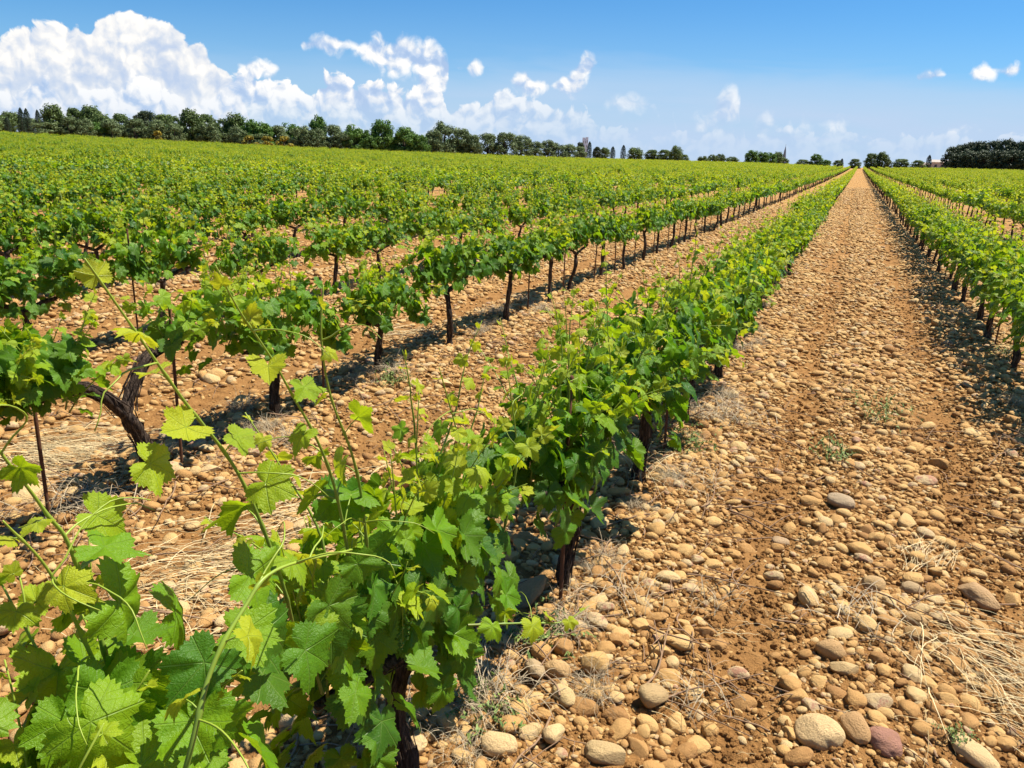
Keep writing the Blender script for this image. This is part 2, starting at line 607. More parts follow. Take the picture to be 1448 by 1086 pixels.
def mat_ground():
    m, t, out = new_mat("red_soil")
    pos = t.node('ShaderNodeNewGeometry').outputs['Position']
    sx = t.node('ShaderNodeSeparateXYZ')
    t.l.new(pos, sx.inputs[0])
    n1 = t.noise(pos, 1.3, 5, 0.6)
    n2 = t.noise(pos, 14, 6, 0.7)
    n3 = t.noise(pos, 70, 4, 0.7)
    c = t.ramp(n2, [(0.25, (0.125, 0.058, 0.019)), (0.5, (0.26, 0.130, 0.043)), (0.72, (0.38, 0.21, 0.078))])
    c = t.mix(t.maprange(n1, 0.4, 0.7, 0, 0.55), c, (0.29, 0.15, 0.052))
    c = t.mix(t.maprange(n3, 0.6, 0.78, 0, 0.5), c, (0.42, 0.25, 0.095))
    # beyond the modelled cobbles the sheet itself is cobbled
    v1 = t.node('ShaderNodeTexVoronoi', feature='F1')
    t.l.new(pos, v1.inputs['Vector'])
    v1.inputs['Scale'].default_value = 9.0
    vs = t.node('ShaderNodeSeparateColor')
    t.l.new(v1.outputs['Color'], vs.inputs[0])
    cob = t.ramp(vs.outputs[0], STONE_RAMP)
    dist = t.v('LENGTH', t.v('MULTIPLY', pos, (1, 1, 0)))
    far = t.maprange(dist, 14, 40, 0.0, 1.0)
    cell = t.maprange(v1.outputs['Distance'], 0.42, 0.52, 1, 0)
    c = t.mix(t.m('MULTIPLY', far, t.m('MULTIPLY', cell, 0.9)), c, cob)
    h = t.m('ADD', t.m('MULTIPLY', n2, 1.0), t.m('MULTIPLY', n3, 0.6))
    hc = t.m('MULTIPLY', t.m('SUBTRACT', 0.6, v1.outputs['Distance']), t.m('MULTIPLY', far, 2.5))
    bp = t.bump(t.m('ADD', h, hc), 0.9, 0.03)
    principled(t, out, c, 0.95, bp, 0.1)
    return m


def mat_simple(name, col, rough=0.8, var=0.25, scale=12, spec=0.2):
    m, t, out = new_mat(name)
    tc = t.node('ShaderNodeTexCoord').outputs['Object']
    n = t.noise(tc, scale, 4, 0.65)
    c = t.mix(n, tuple(x * (1 - var) for x in col), tuple(min(1, x * (1 + var)) for x in col))
    principled(t, out, c, rough, t.bump(n, 0.3, 0.01), spec)
    return m


def mat_foliage(name, dark, light, tr=0.25, trc=None):
    """tree foliage: 'info'.x is a per-leaf random number"""
    m, t, out = new_mat(name)
    info = t.node('ShaderNodeSeparateXYZ')
    t.l.new(t.attr('info'), info.inputs[0])
    oi = t.node('ShaderNodeObjectInfo')
    k = t.m('ADD', info.outputs[0], t.m('MULTIPLY', t.m('SUBTRACT', oi.outputs['Random'], 0.5), 0.3))
    c = t.ramp(k, [(0.0, dark), (1.0, light)])
    b = t.node('ShaderNodeBsdfPrincipled')
    t.l.new(c, b.inputs['Base Color'])
    b.inputs['Roughness'].default_value = 0.6
    b.inputs['Specular IOR Level'].default_value = 0.25
    tl = t.node('ShaderNodeBsdfTranslucent')
    t.l.new(t.mix(0.5, c, trc or light), tl.inputs[0])
    mx = t.node('ShaderNodeMixShader')
    mx.inputs[0].default_value = tr
    t.l.new(b.outputs[0], mx.inputs[1])
    t.l.new(tl.outputs[0], mx.inputs[2])
    t.l.new(mx.outputs[0], out.inputs[0])
    return m


def mat_straw(name, a, b):
    m, t, out = new_mat(name)
    info = t.node('ShaderNodeSeparateXYZ')
    t.l.new(t.attr('info'), info.inputs[0])
    c = t.mix(info.outputs[0], a, b)
    principled(t, out, c, 0.6, None, 0.3)
    return m


LEAF, CANE, BARK = mat_leaf(), mat_cane(), mat_bark()
STONE, SOIL = mat_stone(), mat_ground()
BERRY = mat_simple("green_berry", (0.13, 0.24, 0.03), 0.5, 0.35, 60, 0.4)
STRAW = mat_straw("dry_straw", (0.34, 0.25, 0.12), (0.66, 0.53, 0.30))
GREYSTRAW = mat_straw("grey_straw", (0.22, 0.17, 0.11), (0.45, 0.36, 0.23))
WEED = mat_straw("weed_green", (0.06, 0.11, 0.025), (0.19, 0.25, 0.06))
TWIG = mat_simple("dry_twig", (0.24, 0.15, 0.09), 0.85, 0.4, 40)
RUST = mat_simple("rusty_iron", (0.10, 0.045, 0.025), 0.85, 0.5, 30)
TRUNKWOOD = mat_simple("tree_bark", (0.09, 0.07, 0.055), 0.9, 0.4, 6)

# ------------------------------------------------------------------ terrain
AZ_T = np.radians([-80, -56, -48, -38, -30, -24, -19, -17, -6, 0, 5, 9, 25])
EDGE_T = np.array([150, 165, 170, 175, 180, 190, 215, 290, 330, 330, 320, 300, 280.0])
TAN_T = np.array([.0081, .0081, .0058, .0032, .0021, .0016, .0013, .0013, .0026, .0016, .0038, .0044, .0044])
RISE_T = 0.55 + TAN_T * EDGE_T
ROW0, ROWSP, VSP = -0.87, 2.43, 1.22


def edge_dist(az):
    return np.interp(az, AZ_T, EDGE_T)


def land(x, y):
    x = np.asarray(x, float); y = np.asarray(y, float)
    r = np.hypot(x, y)
    az = np.arctan2(x, y)
    k = np.minimum(r / edge_dist(az), 1.15)
    return np.interp(az, AZ_T, RISE_T) * k * k


def micro1(x, y):
    """small relief: stony ridges under the vines and mid-alley, two wheel tracks, clods"""
    u = (x - ROW0) / ROWSP
    u = (u - math.floor(u)) * ROWSP - ROWSP / 2            # 0 in the middle of an alley
    a = abs(u)
    z = 0.035 * math.exp(-((a - 1.0) / 0.22) ** 2) - 0.03 * math.exp(-((a - 0.48) / 0.16) ** 2) + 0.012 * math.exp(-(a / 0.2) ** 2)
    z += 0.022 * mnoise.noise((x * 1.6, y * 1.6, 3.1)) + 0.014 * mnoise.noise((x * 6, y * 6, 7.7)) + 0.010 * mnoise.noise((x * 19, y * 19, 1.7))
    return z


def build_ground():
    NA, r0 = 560, 0.35
    rr = [r0]
    while rr[-1] < 6000:
        r = rr[-1]
        rr.append(r * (1.016 if r < 30 else 1.06))
    rr = np.array(rr)
    NR = len(rr)
    # finer in the viewing directions
    t = np.linspace(0, 1, NA, endpoint=False)
    az = np.where(t < 0.7, R_(-75) + t / 0.7 * R_(110), R_(35) + (t - 0.7) / 0.3 * R_(250))
    A, Rg = np.meshgrid(az, rr)
    X, Y = Rg * np.sin(A), Rg * np.cos(A)
    AZ = (A + math.pi) % (2 * math.pi) - math.pi
    Z = land(X, Y)
    for i in range(NR):
        if rr[i] > 45:
            break
        f = min(1, max(0, (45 - rr[i]) / 20))
        for j in range(NA):
            Z[i, j] += f * micro1(X[i, j], Y[i, j])
    V = np.column_stack([X.ravel(), Y.ravel(), Z.ravel()])
    V = np.vstack([V, [[0, 0, 0]]])
    i, j = np.meshgrid(np.arange(NR - 1), np.arange(NA), indexing='ij')
    a = i * NA + j
    b = i * NA + (j + 1) % NA
    q = np.stack([a, a + NA, b + NA, b], -1).reshape(-1, 4)
    jj = np.arange(NA)
    tri = np.stack([np.full(NA, NR * NA), jj, (jj + 1) % NA], -1)
    o = link("ground", mesh_np("ground", [(V, [q[:, ::1], tri], SOIL, None, None)]))
    tag(o, "stony red-ochre vineyard soil reaching to the horizon", "ground", kind="structure")


build_ground()


def gz(x, y):
    r = math.hypot(x, y)
    f = min(1, max(0, (45 - r) / 20))
    return float(land(x, y)) + (f * micro1(x, y) if f > 0 else 0.0)


# ------------------------------------------------------------------ shapes: leaves, tubes
LEAF_TAB = np.array([(0, .66), (12, .57), (25, .47), (34, .46), (47, .55), (57, .62), (69, .54), (83, .44), (95, .46), (112, .52),
                     (126, .50), (146, .42), (160, .30), (172, .14), (180, .05)], float)


def leaf_base(n, rings, teeth):
    th = np.linspace(-math.pi, math.pi, n, endpoint=False) + (0 if n % 2 == 0 else 0)
    r = np.interp(np.degrees(np.abs(th)), LEAF_TAB[:, 0], LEAF_TAB[:, 1])
    rt = r.copy()
    if teeth:
        k = np.arange(n)
        rt = r * (1 + (0.060 + 0.03 * np.sin(k * 1.7)) * np.where(k % 2 == 0, 1, -1) * (np.abs(th) < 2.75) + 0.02 * np.sin(k * 0.9))
    P = [np.zeros((1, 2))]
    for f in rings:
        rad = rt if f == 1.0 else r * f
        P.append(np.column_stack([np.sin(th) * rad, np.cos(th) * rad]))
    P = np.concatenate(P)
    jj = np.arange(n)
    tri = np.stack([np.zeros(n, int), 1 + (jj + 1) % n, 1 + jj], -1)
    quads = []
    for q in range(len(rings) - 1):
        a = 1 + q * n + jj
        b = 1 + q * n + (jj + 1) % n
        quads.append(np.stack([a, b, b + n, a + n], -1))
    return P, tri, (np.concatenate(quads) if quads else np.zeros((0, 4), int))


LB_HERO = leaf_base(68, (0.28, 0.52, 0.78, 1.0), True)
LB_MID = leaf_base(32, (0.6, 1.0), True)
LB_FAR = leaf_base(9, (1.0,), False)


def leaf_batch(lb, pos, tip, nor, size, age, rng):
    """blades: pos = petiole end, tip = direction of the leaf tip, nor = blade normal"""
    P, tri, quads = lb
    K, n = len(pos), len(P)
    tip = tip / np.linalg.norm(tip, axis=1, keepdims=True)
    nor = nor - (nor * tip).sum(1, keepdims=True) * tip
    nor /= np.linalg.norm(nor, axis=1, keepdims=True) + 1e-9
    sid = np.cross(tip, nor)
    lob = 1 + rng.uniform(-.13, .13, (K, 1)) * np.cos(3.1 * np.arctan2(P[:, 0], P[:, 1]))[None, :] + rng.uniform(-.06, .06, (K, 1)) * np.sin(2 * np.arctan2(P[:, 0], P[:, 1]))[None, :]
    x, y = P[None, :, 0] * lob * rng.uniform(0.82, 1.15, (K, 1)), P[None, :, 1] * lob
    r2 = x * x + y * y
    th = np.arctan2(P[:, 0], P[:, 1])[None, :]
    fold = rng.uniform(-0.05, 0.42, (K, 1))
    cup = rng.uniform(-0.35, 0.85, (K, 1))
    rip = rng.uniform(0.02, 0.075, (K, 1))
    ph = rng.uniform(0, 6.28, (K, 1))
    tw = rng.uniform(-0.25, 0.25, (K, 1))
    z = fold * np.abs(x) - cup * r2 - 0.35 * np.maximum(y, 0) ** 2 * rng.uniform(0, 1, (K, 1)) + rip * np.sin(5 * th + ph) * np.sqrt(r2) * 1.6 + tw * x * y
    if n > 100:                                # close leaves pucker between the veins
        z = z + 0.030 * np.cos(7.1 * th + ph * 1.7) * r2 * 1.8 + 0.016 * np.sin(x * 21 + ph) * np.sin(y * 17 + 2 * ph)
    s = size[:, None]
    V = (pos[:, None, :] + (x * s)[..., None] * sid[:, None, :] + (y * s)[..., None] * tip[:, None, :] + (z * s)[..., None] * nor[:, None, :])
    off = (np.arange(K) * n)[:, None, None]
    T = (tri[None] + off).reshape(-1, 3)
    Q = (quads[None] + off).reshape(-1, 4) if len(quads) else np.zeros((0, 4), int)
    uv = np.broadcast_to(P[None], (K, n, 2)).reshape(-1, 2)
    at = np.zeros((K, n, 3))
    at[..., 0] = age[:, None]
    at[..., 1] = rng.uniform(0, 1, (K, 1))
    return V.reshape(-1, 3), [T, Q], LEAF, uv, at.reshape(-1, 3)


def smooth_path(pts, n):
    pts = np.asarray(pts, float)
    d = np.r_[0, np.cumsum(np.linalg.norm(np.diff(pts, axis=0), axis=1))]
    t = np.linspace(0, d[-1], n)
    # Catmull-Rom through the points
    ext = np.vstack([2 * pts[0] - pts[1], pts, 2 * pts[-1] - pts[-2]])
    out = []
    for s in t:
        i = min(max(np.searchsorted(d, s, side='right') - 1, 0), len(pts) - 2)
        u = (s - d[i]) / max(1e-9, d[i + 1] - d[i])
        p0, p1, p2, p3 = ext[i], ext[i + 1], ext[i + 2], ext[i + 3]
        out.append(0.5 * (2 * p1 + (p2 - p0) * u + (2 * p0 - 5 * p1 + 4 * p2 - p3) * u * u + (3 * p1 - p0 - 3 * p2 + p3) * u ** 3))
    return np.array(out)


def tube(path, rad, sides, mat, age=0.5, rough=0.0, seed=0, cap=True):
    path = np.asarray(path, float)
    n = len(path)
    rad = np.broadcast_to(np.asarray(rad, float), (n,)) if np.ndim(rad) == 0 else np.asarray(rad, float)
    tan = np.gradient(path, axis=0)
    tan /= np.linalg.norm(tan, axis=1, keepdims=True) + 1e-9
    ref = np.array([0.31, 0.87, 0.21])
    V = []
    a = np.linspace(0, 2 * math.pi, sides, endpoint=False)
    u = None
    for i in range(n):
        tg = tan[i]
        if u is None:
            u = np.cross(tg, ref)
        u = u - (u @ tg) * tg
        u /= np.linalg.norm(u) + 1e-9
        w = np.cross(tg, u)
        rr = np.full(sides, rad[i])
        if rough:
            rr = np.array([rad[i] * (1 + rough * (mnoise.noise((math.cos(q) * 2.2 + seed, math.sin(q) * 2.2, i * 0.22)) + 0.5 * mnoise.noise((math.cos(q) * 5 + seed, math.sin(q) * 5, i * 0.5)))) for q in a])
        V.append(path[i] + np.outer(np.cos(a) * rr, u) + np.outer(np.sin(a) * rr, w))
    V.append(path[-1:] + tan[-1:] * rad[-1] * 0.6)
    V = np.concatenate(V)
    i, j = np.meshgrid(np.arange(n - 1), np.arange(sides), indexing='ij')
    A = i * sides + j
    B = i * sides + (j + 1) % sides
    Q = np.stack([A, B, B + sides, A + sides], -1).reshape(-1, 4)
    jj = np.arange(sides)
    T = np.stack([(n - 1) * sides + jj, (n - 1) * sides + (jj + 1) % sides, np.full(sides, n * sides)], -1)
    at = np.zeros((len(V), 3))
    at[:, 0] = age if np.ndim(age) == 0 else np.r_[np.repeat(age, sides), age[-1]]
    return V, [Q, T], mat, None, at


def unit(v):
    v = np.asarray(v, float)
    return v / (np.linalg.norm(v) + 1e-9)


# ------------------------------------------------------------------ grapevine builder
UP = np.array([0, 0, 1.0])


def grow_shoot(rng, start, d0, length, droop, lb, leaf_size, cane_sides, young=0.0, petiole=True, thick=0.004, path=None, sparse=1.0):
    """one green shoot: returns (cane parts, leaf parts)"""
    if path is None:
        n = 10
        p = np.array(start, float)
        d = unit(d0)
        pts = [p.copy()]
        for i in range(n):
            d = unit(d + np.array([rng.normal(0, .08), rng.normal(0, .08), rng.normal(0, .05) - droop * 0.12]))
            p = p + d * length / n
            pts.append(p.copy())
        path = smooth_path(pts, 14)
    else:
        path = smooth_path(path, 70)
    length = np.linalg.norm(np.diff(path, axis=0), axis=1).sum()
    m = len(path)
    tt = np.linspace(0, 1, m)
    canes = []
    nn = max(3, int(length / (0.052 * sparse)))
    if cane_sides:
        ndp = (tt * nn - 0.6 + .5) % 1 - .5
        canes.append(tube(path, thick * (1 - 0.72 * tt) * (1 + (.45 * np.exp(-(ndp / .1) ** 2) if m > 40 else 0)), cane_sides, CANE, 0.75 - 0.75 * tt))
    step = 0.052 * sparse
    nn = max(3, int(length / step))
    pos, tip, nor, size, age = [], [], [], [], []
    side = rng.uniform(0, 6.28)
    for k in range(nn):
        f = (k + 0.6) / nn
        i = min(int(f * (m - 1)), m - 2)
        q = path[i] + (path[i + 1] - path[i]) * (f * (m - 1) - i)
        tg = unit(path[i + 1] - path[i])
        a = side + k * math.pi + rng.normal(0, .5)
        e1 = unit(np.cross(tg, [0.2, 0.9, 0.3]))
        e2 = np.cross(tg, e1)
        out = unit(math.cos(a) * e1 + math.sin(a) * e2 + 0.35 * tg + np.array([0, 0, 0.15]))
        s = leaf_size * (1.0 - 0.72 * max(0, (f - 0.35) / 0.65) ** 1.2) * rng.uniform(0.62, 1.15)
        pl = s * rng.uniform(0.5, 0.9) * (1 - 0.5 * f)
        pe = q + out * pl
        if cane_sides and petiole:
            mid = q + out * pl * 0.5 + UP * pl * 0.08
            canes.append(tube(np.array([q, mid, pe]), np.array([0.0017, 0.0015, 0.0012]) * (s / 0.1) ** 0.5, 4, CANE, 0.25))
        hz = unit(np.array([out[0], out[1], 0]) + 1e-6)
        nv = unit(UP * rng.uniform(0.35, 1.0) + hz * rng.uniform(0.1, 0.9) + rng.normal(0, .28, 3))
        tv = unit(hz * rng.uniform(0.3, 1.0) - UP * rng.uniform(0.125, .95) + rng.normal(0, .3, 3))
        if f > 0.85:
            tv = unit(out + tg * 0.9 + rng.normal(0, .2, 3))
        pos.append(pe); tip.append(tv); nor.append(nv); size.append(s)
        age.append(np.clip(0.95 - 1.0 * max(0, (f - 0.12) / 0.88) - young + rng.normal(0, .1), 0, 1))
    leaves = [leaf_batch(lb, np.array(pos), np.array(tip), np.array(nor), np.array(size), np.array(age), rng)]
    return canes, leaves, path


def tendril(rng, start, d):
    pts = [np.array(start, float)]
    d = unit(d)
    for i in range(7):
        d = unit(d + np.array([rng.normal(0, .25), rng.normal(0, .25), -0.05 - 0.05 * i]))
        pts.append(pts[-1] + d * 0.022)
    return tube(smooth_path(pts, 14), np.linspace(.0016, .0007, 14), 4, CANE, 0.05)


def trunk_parts(rng, sides, nseg, arms=True, spec=None):
    parts = []
    if spec is None:
        lean = rng.normal(0, .03, 2)
        hz = rng.uniform(.44, .54)
        base = [(0, 0, -.06), (rng.normal(0, .012), rng.normal(0, .012), .1), (lean[0] * .5 + rng.normal(0, .015), lean[1] * .5 + rng.normal(0, .02), .28), (lean[0], lean[1], hz)]
        lines = [(base, rng.uniform(.023, .030), .021)]
        if arms:
            for s in (-1, 1):
                if s == 1 and rng.random() < 0.25:
                    continue
                L = rng.uniform(.2, .4)
                lines.append(([base[-1], (lean[0] + rng.normal(0, .02), lean[1] + s * L * .5, hz + .06), (lean[0] + rng.normal(0, .04), lean[1] + s * L, hz + rng.uniform(.06, .13))], .020, .012))
    else:
        lines = spec
    for q, (pts, r0, r1) in enumerate(lines):
        n = nseg if q == 0 else max(5, nseg // 2)
        tt = np.linspace(0, 1, n)
        rad = r0 + (r1 - r0) * tt
        if q == 0:
            rad = rad * (1 + 0.55 * np.exp(-tt * 9))
        rad = rad * (1 + 0.12 * np.sin(tt * 19 + q * 2 + rng.uniform(0, 6)) + 0.07 * np.sin(tt * 47 + rng.uniform(0, 6)))
        parts.append(tube(smooth_path(pts, n), rad, sides, BARK, 0, 0.55, float(rng.uniform(0, 50))))
    if sides >= 16:
        for pts, r0, r1 in lines:
            P = smooth_path(pts, 24)
            for b in range(26 if len(pts) > 3 else 9):
                a = rng.uniform(0, 6.28)
                i0 = int(rng.integers(0, 14)); i1 = min(23, i0 + int(rng.integers(5, 11)))
                seg = P[i0:i1 + 1]
                tt = np.linspace(i0 / 23, i1 / 23, len(seg))
                rr = (r0 + (r1 - r0) * tt) * (1.08 + .45 * np.exp(-tt * 9)) + .004 + np.abs(np.linspace(-1, 1, len(seg))) ** 2 * rng.uniform(0, .010)
                tg = unit(seg[-1] - seg[0])
                e1 = unit(np.cross(tg, [1, .3, .1])); e2 = np.cross(tg, e1)
                aa = a + np.linspace(0, rng.normal(0, .5), len(seg))
                Q = seg + rr[:, None] * (np.cos(aa)[:, None] * e1 + np.sin(aa)[:, None] * e2)
                parts.append(tube(Q, np.linspace(.0035, .0015, len(seg)) * rng.uniform(.6, 1.3), 5, BARK, 0, .3, b))
    return parts, lines


def vine_meshes(seed, lod, spec=None, height=1.0, spread=1.0, nsh=None, long_shoots=0, extra=None, ylim=(-.57, .57), skirt=.54, more=(), dense=1.0):
    """returns dict part -> mesh for one grapevine standing at the origin, its row along y"""
    rng = np.random.default_rng(seed)
    lb = {'hero': LB_HERO, 'mid': LB_MID, 'far': LB_FAR}[lod]
    sides = {'hero': 16, 'mid': 10, 'far': 5}[lod]
    nseg = {'hero': 30, 'mid': 16, 'far': 5}[lod]
    tp, lines = trunk_parts(rng, sides, nseg, True, spec)
    ns = nsh or {'hero': 21, 'mid': 20, 'far': 14}[lod]
    lsz = {'hero': .108, 'mid': .104, 'far': .142}[lod]
    sp = {'hero': .88, 'mid': .88, 'far': 1.35}[lod]
    cs = {'hero': 6, 'mid': 4, 'far': 0}[lod]
    canes, leaves, singles = [], [], []
    for i in range(ns):
        y = ylim[0] + (ylim[1] - ylim[0]) * (i + rng.uniform(0, 1)) / ns
        start = np.array([rng.normal(0, .03), y * 0.85, rng.uniform(.52, .64)])
        ang = rng.choice([-1, 1]) * rng.uniform(0.03, .88) * spread
        d0 = np.array([math.sin(ang), rng.normal(0, .25) + y * .3, math.cos(ang) + 0.1])
        L = rng.uniform(.38, .68) * height * (1.0 if abs(ang) < .9 else .8)
        c, l, path = grow_shoot(rng, start, d0, L, 0.25 + 0.9 * abs(math.sin(ang)) * rng.uniform(.4, 1.1), lb, lsz, cs, sparse=sp)
        canes += c; leaves += l
    # leafy skirt low on both sides and over the arms
    nl = int({'hero': 115, 'mid': 105, 'far': 54}[lod] * dense)
    a = rng.uniform(0, 2 * math.pi, nl)
    ry = rng.uniform(ylim[0], ylim[1], nl) * 1.02
    rx = np.sign(np.cos(a)) * rng.uniform(.05, .23, nl) * spread
    rz = rng.uniform(skirt, .9, nl)
    pos = np.column_stack([rx, ry, rz])
    tipv = np.column_stack([np.sign(rx) * rng.uniform(.1, .7, nl), rng.normal(0, .4, nl), -rng.uniform(.3, 1.0, nl)])
    norv = np.column_stack([np.sign(rx) * rng.uniform(.4, 1.0, nl), rng.normal(0, .35, nl), rng.uniform(.2, .9, nl)])
    leaves.append(leaf_batch(lb, pos, tipv, norv, rng.uniform(.8, 1.15, nl) * lsz, np.clip(rng.normal(.8, .17, nl), 0, 1), rng))
    for (sx, sy, sz, ln) in more:
        c, l, path = grow_shoot(rng, (sx, sy, sz), (rng.normal(0, .5), rng.normal(0, .3), 1), ln, .7, lb, lsz, cs, sparse=sp)
        canes += c; leaves += l
    # upright tips
    for i in range(long_shoots):
        y = rng.uniform(ylim[0], ylim[1])
        start = np.array([rng.normal(0, .1), y, rng.uniform(.7, .85)])
        c, l, path = grow_shoot(rng, start, (rng.normal(0, .22), rng.normal(0, .2), 1), rng.uniform(.32, .52), -0.1, lb, lsz * .66, cs, young=.45, sparse=1.1 * sp)
        canes += c; leaves += l
    if extra:
        leaves.append(leaf_batch(lb, *[np.array(q, float) for q in extra], rng))
    out = {'trunk': mesh_np('trunk', tp), 'foliage': mesh_np('foliage', leaves)}
    if canes:
        out['canes'] = mesh_np('canes', canes)
    if lod == 'hero':
        gp = []
        ico = bmesh.new()
        bmesh.ops.create_icosphere(ico, subdivisions=1, radius=1)
        iv = np.array([v.co[:] for v in ico.verts]); ifc = np.array([[v.index for v in f.verts] for f in ico.faces])
        ico.free()
        clusters = []
        for k in range(3):
            c = np.array([rng.choice([-1, 1]) * rng.uniform(.06, .2), rng.uniform(*ylim), rng.uniform(.62, .78)])
            pv = []
            for b in range(46):
                f = rng.uniform(0, 1)
                rr = 0.022 * (1 - .75 * f)
                aa = rng.uniform(0, 6.28)
                pv.append((iv * rng.uniform(.0028, .0042) + c + np.array([math.cos(aa) * rr, math.sin(aa) * rr, -.085 * f])))
            V = np.concatenate(pv)
            F = np.concatenate([ifc + len(iv) * b for b in range(46)])
            st = tube(np.array([c + [0, 0, .03], c, c - [0, 0, .08]]), np.array([.0016, .0014, .001]), 4, CANE, .3)
            clusters.append(mesh_np('grape_cluster', [(V, F, BERRY, None, None), st]))
        out['grape_cluster'] = clusters
    return out


def assemble_vine(ms, loc, rz):
    root = empty('grapevine', loc, rz)
    for k in ('trunk', 'foliage', 'canes'):
        if k in ms:
            link(k, ms[k], root)
    for c in ms.get('grape_cluster', []):
        link('grape_cluster', c, root)
    return root


def copy_tree(o, parent=None):
    c = o.copy()
    COL.objects.link(c)
    if parent is not None:
        c.parent = parent
        c.matrix_parent_inverse = o.matrix_parent_inverse.copy()
    for ch in list(o.children):
        copy_tree(ch, c)
    return c


ORD = ['nearest', 'second', 'third', 'fourth', 'fifth', 'sixth', 'seventh', 'eighth', 'ninth', 'tenth', 'eleventh', 'twelfth', 'thirteenth',
       'fourteenth', 'fifteenth', 'sixteenth', 'seventeenth', 'eighteenth', 'nineteenth', 'twentieth']
TENS = {2: 'twenty', 3: 'thirty', 4: 'forty', 5: 'fifty', 6: 'sixty'}


def ordinal(i):
    if i < 20:
        return ORD[i]
    n = i + 1
    if n % 10 == 0:
        return {20: 'twentieth', 30: 'thirtieth', 40: 'fortieth', 50: 'fiftieth', 60: 'sixtieth'}[n]
    return TENS[n // 10] + '-' + ('first' if n % 10 == 1 else ORD[n % 10 - 1])


def row_phrase(k):
    if k == 0:
        return "in the row along the left edge of the stony alley"
    if k == 1:
        return "in the row along the right edge of the stony alley"
    if k < 0:
        return "in the %s row to the left of the stony alley" % ORD[-k]
    return "in the %s row to the right of the stony alley" % ORD[k - 1]


# --- where the vines stand
rs = np.random.default_rng(5)
PH0 = {0: 0.28, -1: 1.42, 1: 0.9}
vines = []                                      # (row, y, x)
for k in range(-75, 26):
    x = ROW0 + k * ROWSP
    y0 = PH0.get(k, rs.uniform(0, VSP))
    y = y0 - 3 * VSP
    while y < 335:
        yy = y + (rs.normal(0, .05) if k not in (0, -1) or y > 8 else 0)
        xx = x + rs.normal(0, .03)
        y += VSP
        r = math.hypot(xx, yy)
        az = math.atan2(xx, yy)
        if yy < 0.2 or (az < R_(-67) and k != 0) or az > R_(20) or r > edge_dist(az) - 1.5:
            continue
        if k not in (0, 1, -1) and rs.random() < 0.07:
            continue                             # missing plants
        vines.append((k, yy, xx))


def seen_size(v):
    p = to_pix(v[2], v[1], 0.8)
    if p is None:
        return -1
    d = math.hypot(v[2], v[1])
    s = 1.0 / d
    if v[0] == 0 and v[1] < 1:
        return 9.0
    if p[0] < -60 or p[0] > PW + 60 or p[1] > PH + 420:
        s *= 0.001
    return s


order = sorted(range(len(vines)), key=lambda i: -seen_size(vines[i]))
INDIV = set(order[:300])

# --- prototypes
def P3(*a):
    return tuple(a)


# the old forked vine, nearest in the second row on the left
fork = [([(0, .08, -.06), (.0, .05, .10), (.0, .0, .25), (0, -.08, .42)], .043, .032),
        ([(0, -.08, .42), (.0, -.22, .56), (.01, -.36, .62), (.0, -.56, .62), (0, -.75, .66)], .032, .020),
        ([(0, -.08, .42), (.0, -.03, .52), (.0, .05, .64), (-.01, .16, .69), (-.02, .32, .70)], .030, .020)]

x0 = ROW0
# large single leaves close to the camera: position, tip direction, normal, size, age (in the nearest vine's own frame)
near_leaves = [((.07, .26, 1.08), (.2, -.35, -.9), (.75, -.35, .55), .118, .60), ((.06, .30, 1.18), (.05, .5, -.5), (.55, -.45, .7), .112, .40),
               ((.10, .46, 1.05), (.6, .4, -.2), (.3, -.5, .8), .095, .35), ((.02, .12, 1.14), (-.2, -.8, -.4), (.6, -.3, .7), .108, .40),
               ((.10, .10, 1.02), (.5, -.6, -.5), (.5, -.4, .8), .10, .35), ((.12, .36, .98), (.4, .3, -.8), (.7, -.5, .6), .10, .50),
               ((.0, .33, 1.27), (.3, .5, -.5), (.5, -.3, .8), .075, .20), ((.02, .40, 1.32), (.4, .5, -.4), (.4, -.4, .8), .065, .12),
               ((.16, .52, 1.00), (.5, .5, -.6), (.5, -.5, .8), .095, .65), ((.10, .66, .98), (.3, .4, -.8), (.6, -.5, .6), .10, .7),
               ((.12, .20, 1.10), (.6, .2, -.5), (.5, -.5, .7), .085, .3), ((.16, .30, 1.04), (.7, -.3, -.4), (.4, -.5, .8), .09, .45)]
_rl = np.random.default_rng(4)
for _ in range(24):
    near_leaves.append(((_rl.uniform(-.06, .16), _rl.uniform(.05, .62), _rl.uniform(.82, 1.10)), (_rl.uniform(-.3, .7), _rl.normal(0, .6), -_rl.uniform(.3, 1)),
                        (_rl.uniform(.2, .8), _rl.normal(-.25, .3), _rl.uniform(.4, .9)), _rl.uniform(.07, .115), _rl.uniform(.15, .85)))
ex0 = ([q[0] for q in near_leaves], [q[1] for q in near_leaves], [q[2] for q in near_leaves], [q[3] for q in near_leaves], [q[4] for q in near_leaves])
sec_leaves = [((.07, -.36, 1.07), (.55, .35, -.35), (.15, -.45, .9), .115, .9), ((.10, -.30, .92), (.3, .1, -1), (.85, -.3, .35), .13, .9), ((.13, -.18, .78), (.3, .2, -1), (.85, -.4, .3), .13, .95),
              ((.12, -.05, .70), (.4, .1, -1), (.85, -.3, .35), .125, .95), ((.10, -.42, .85), (.2, -.2, -1), (.8, -.4, .35), .13, .95)]
ex1 = tuple([q[i] for q in sec_leaves] for i in range(5))

protos = {}


def proto(key, *a, **kw):
    if key not in protos:
        protos[key] = vine_meshes(*a, **kw)
    return protos[key]


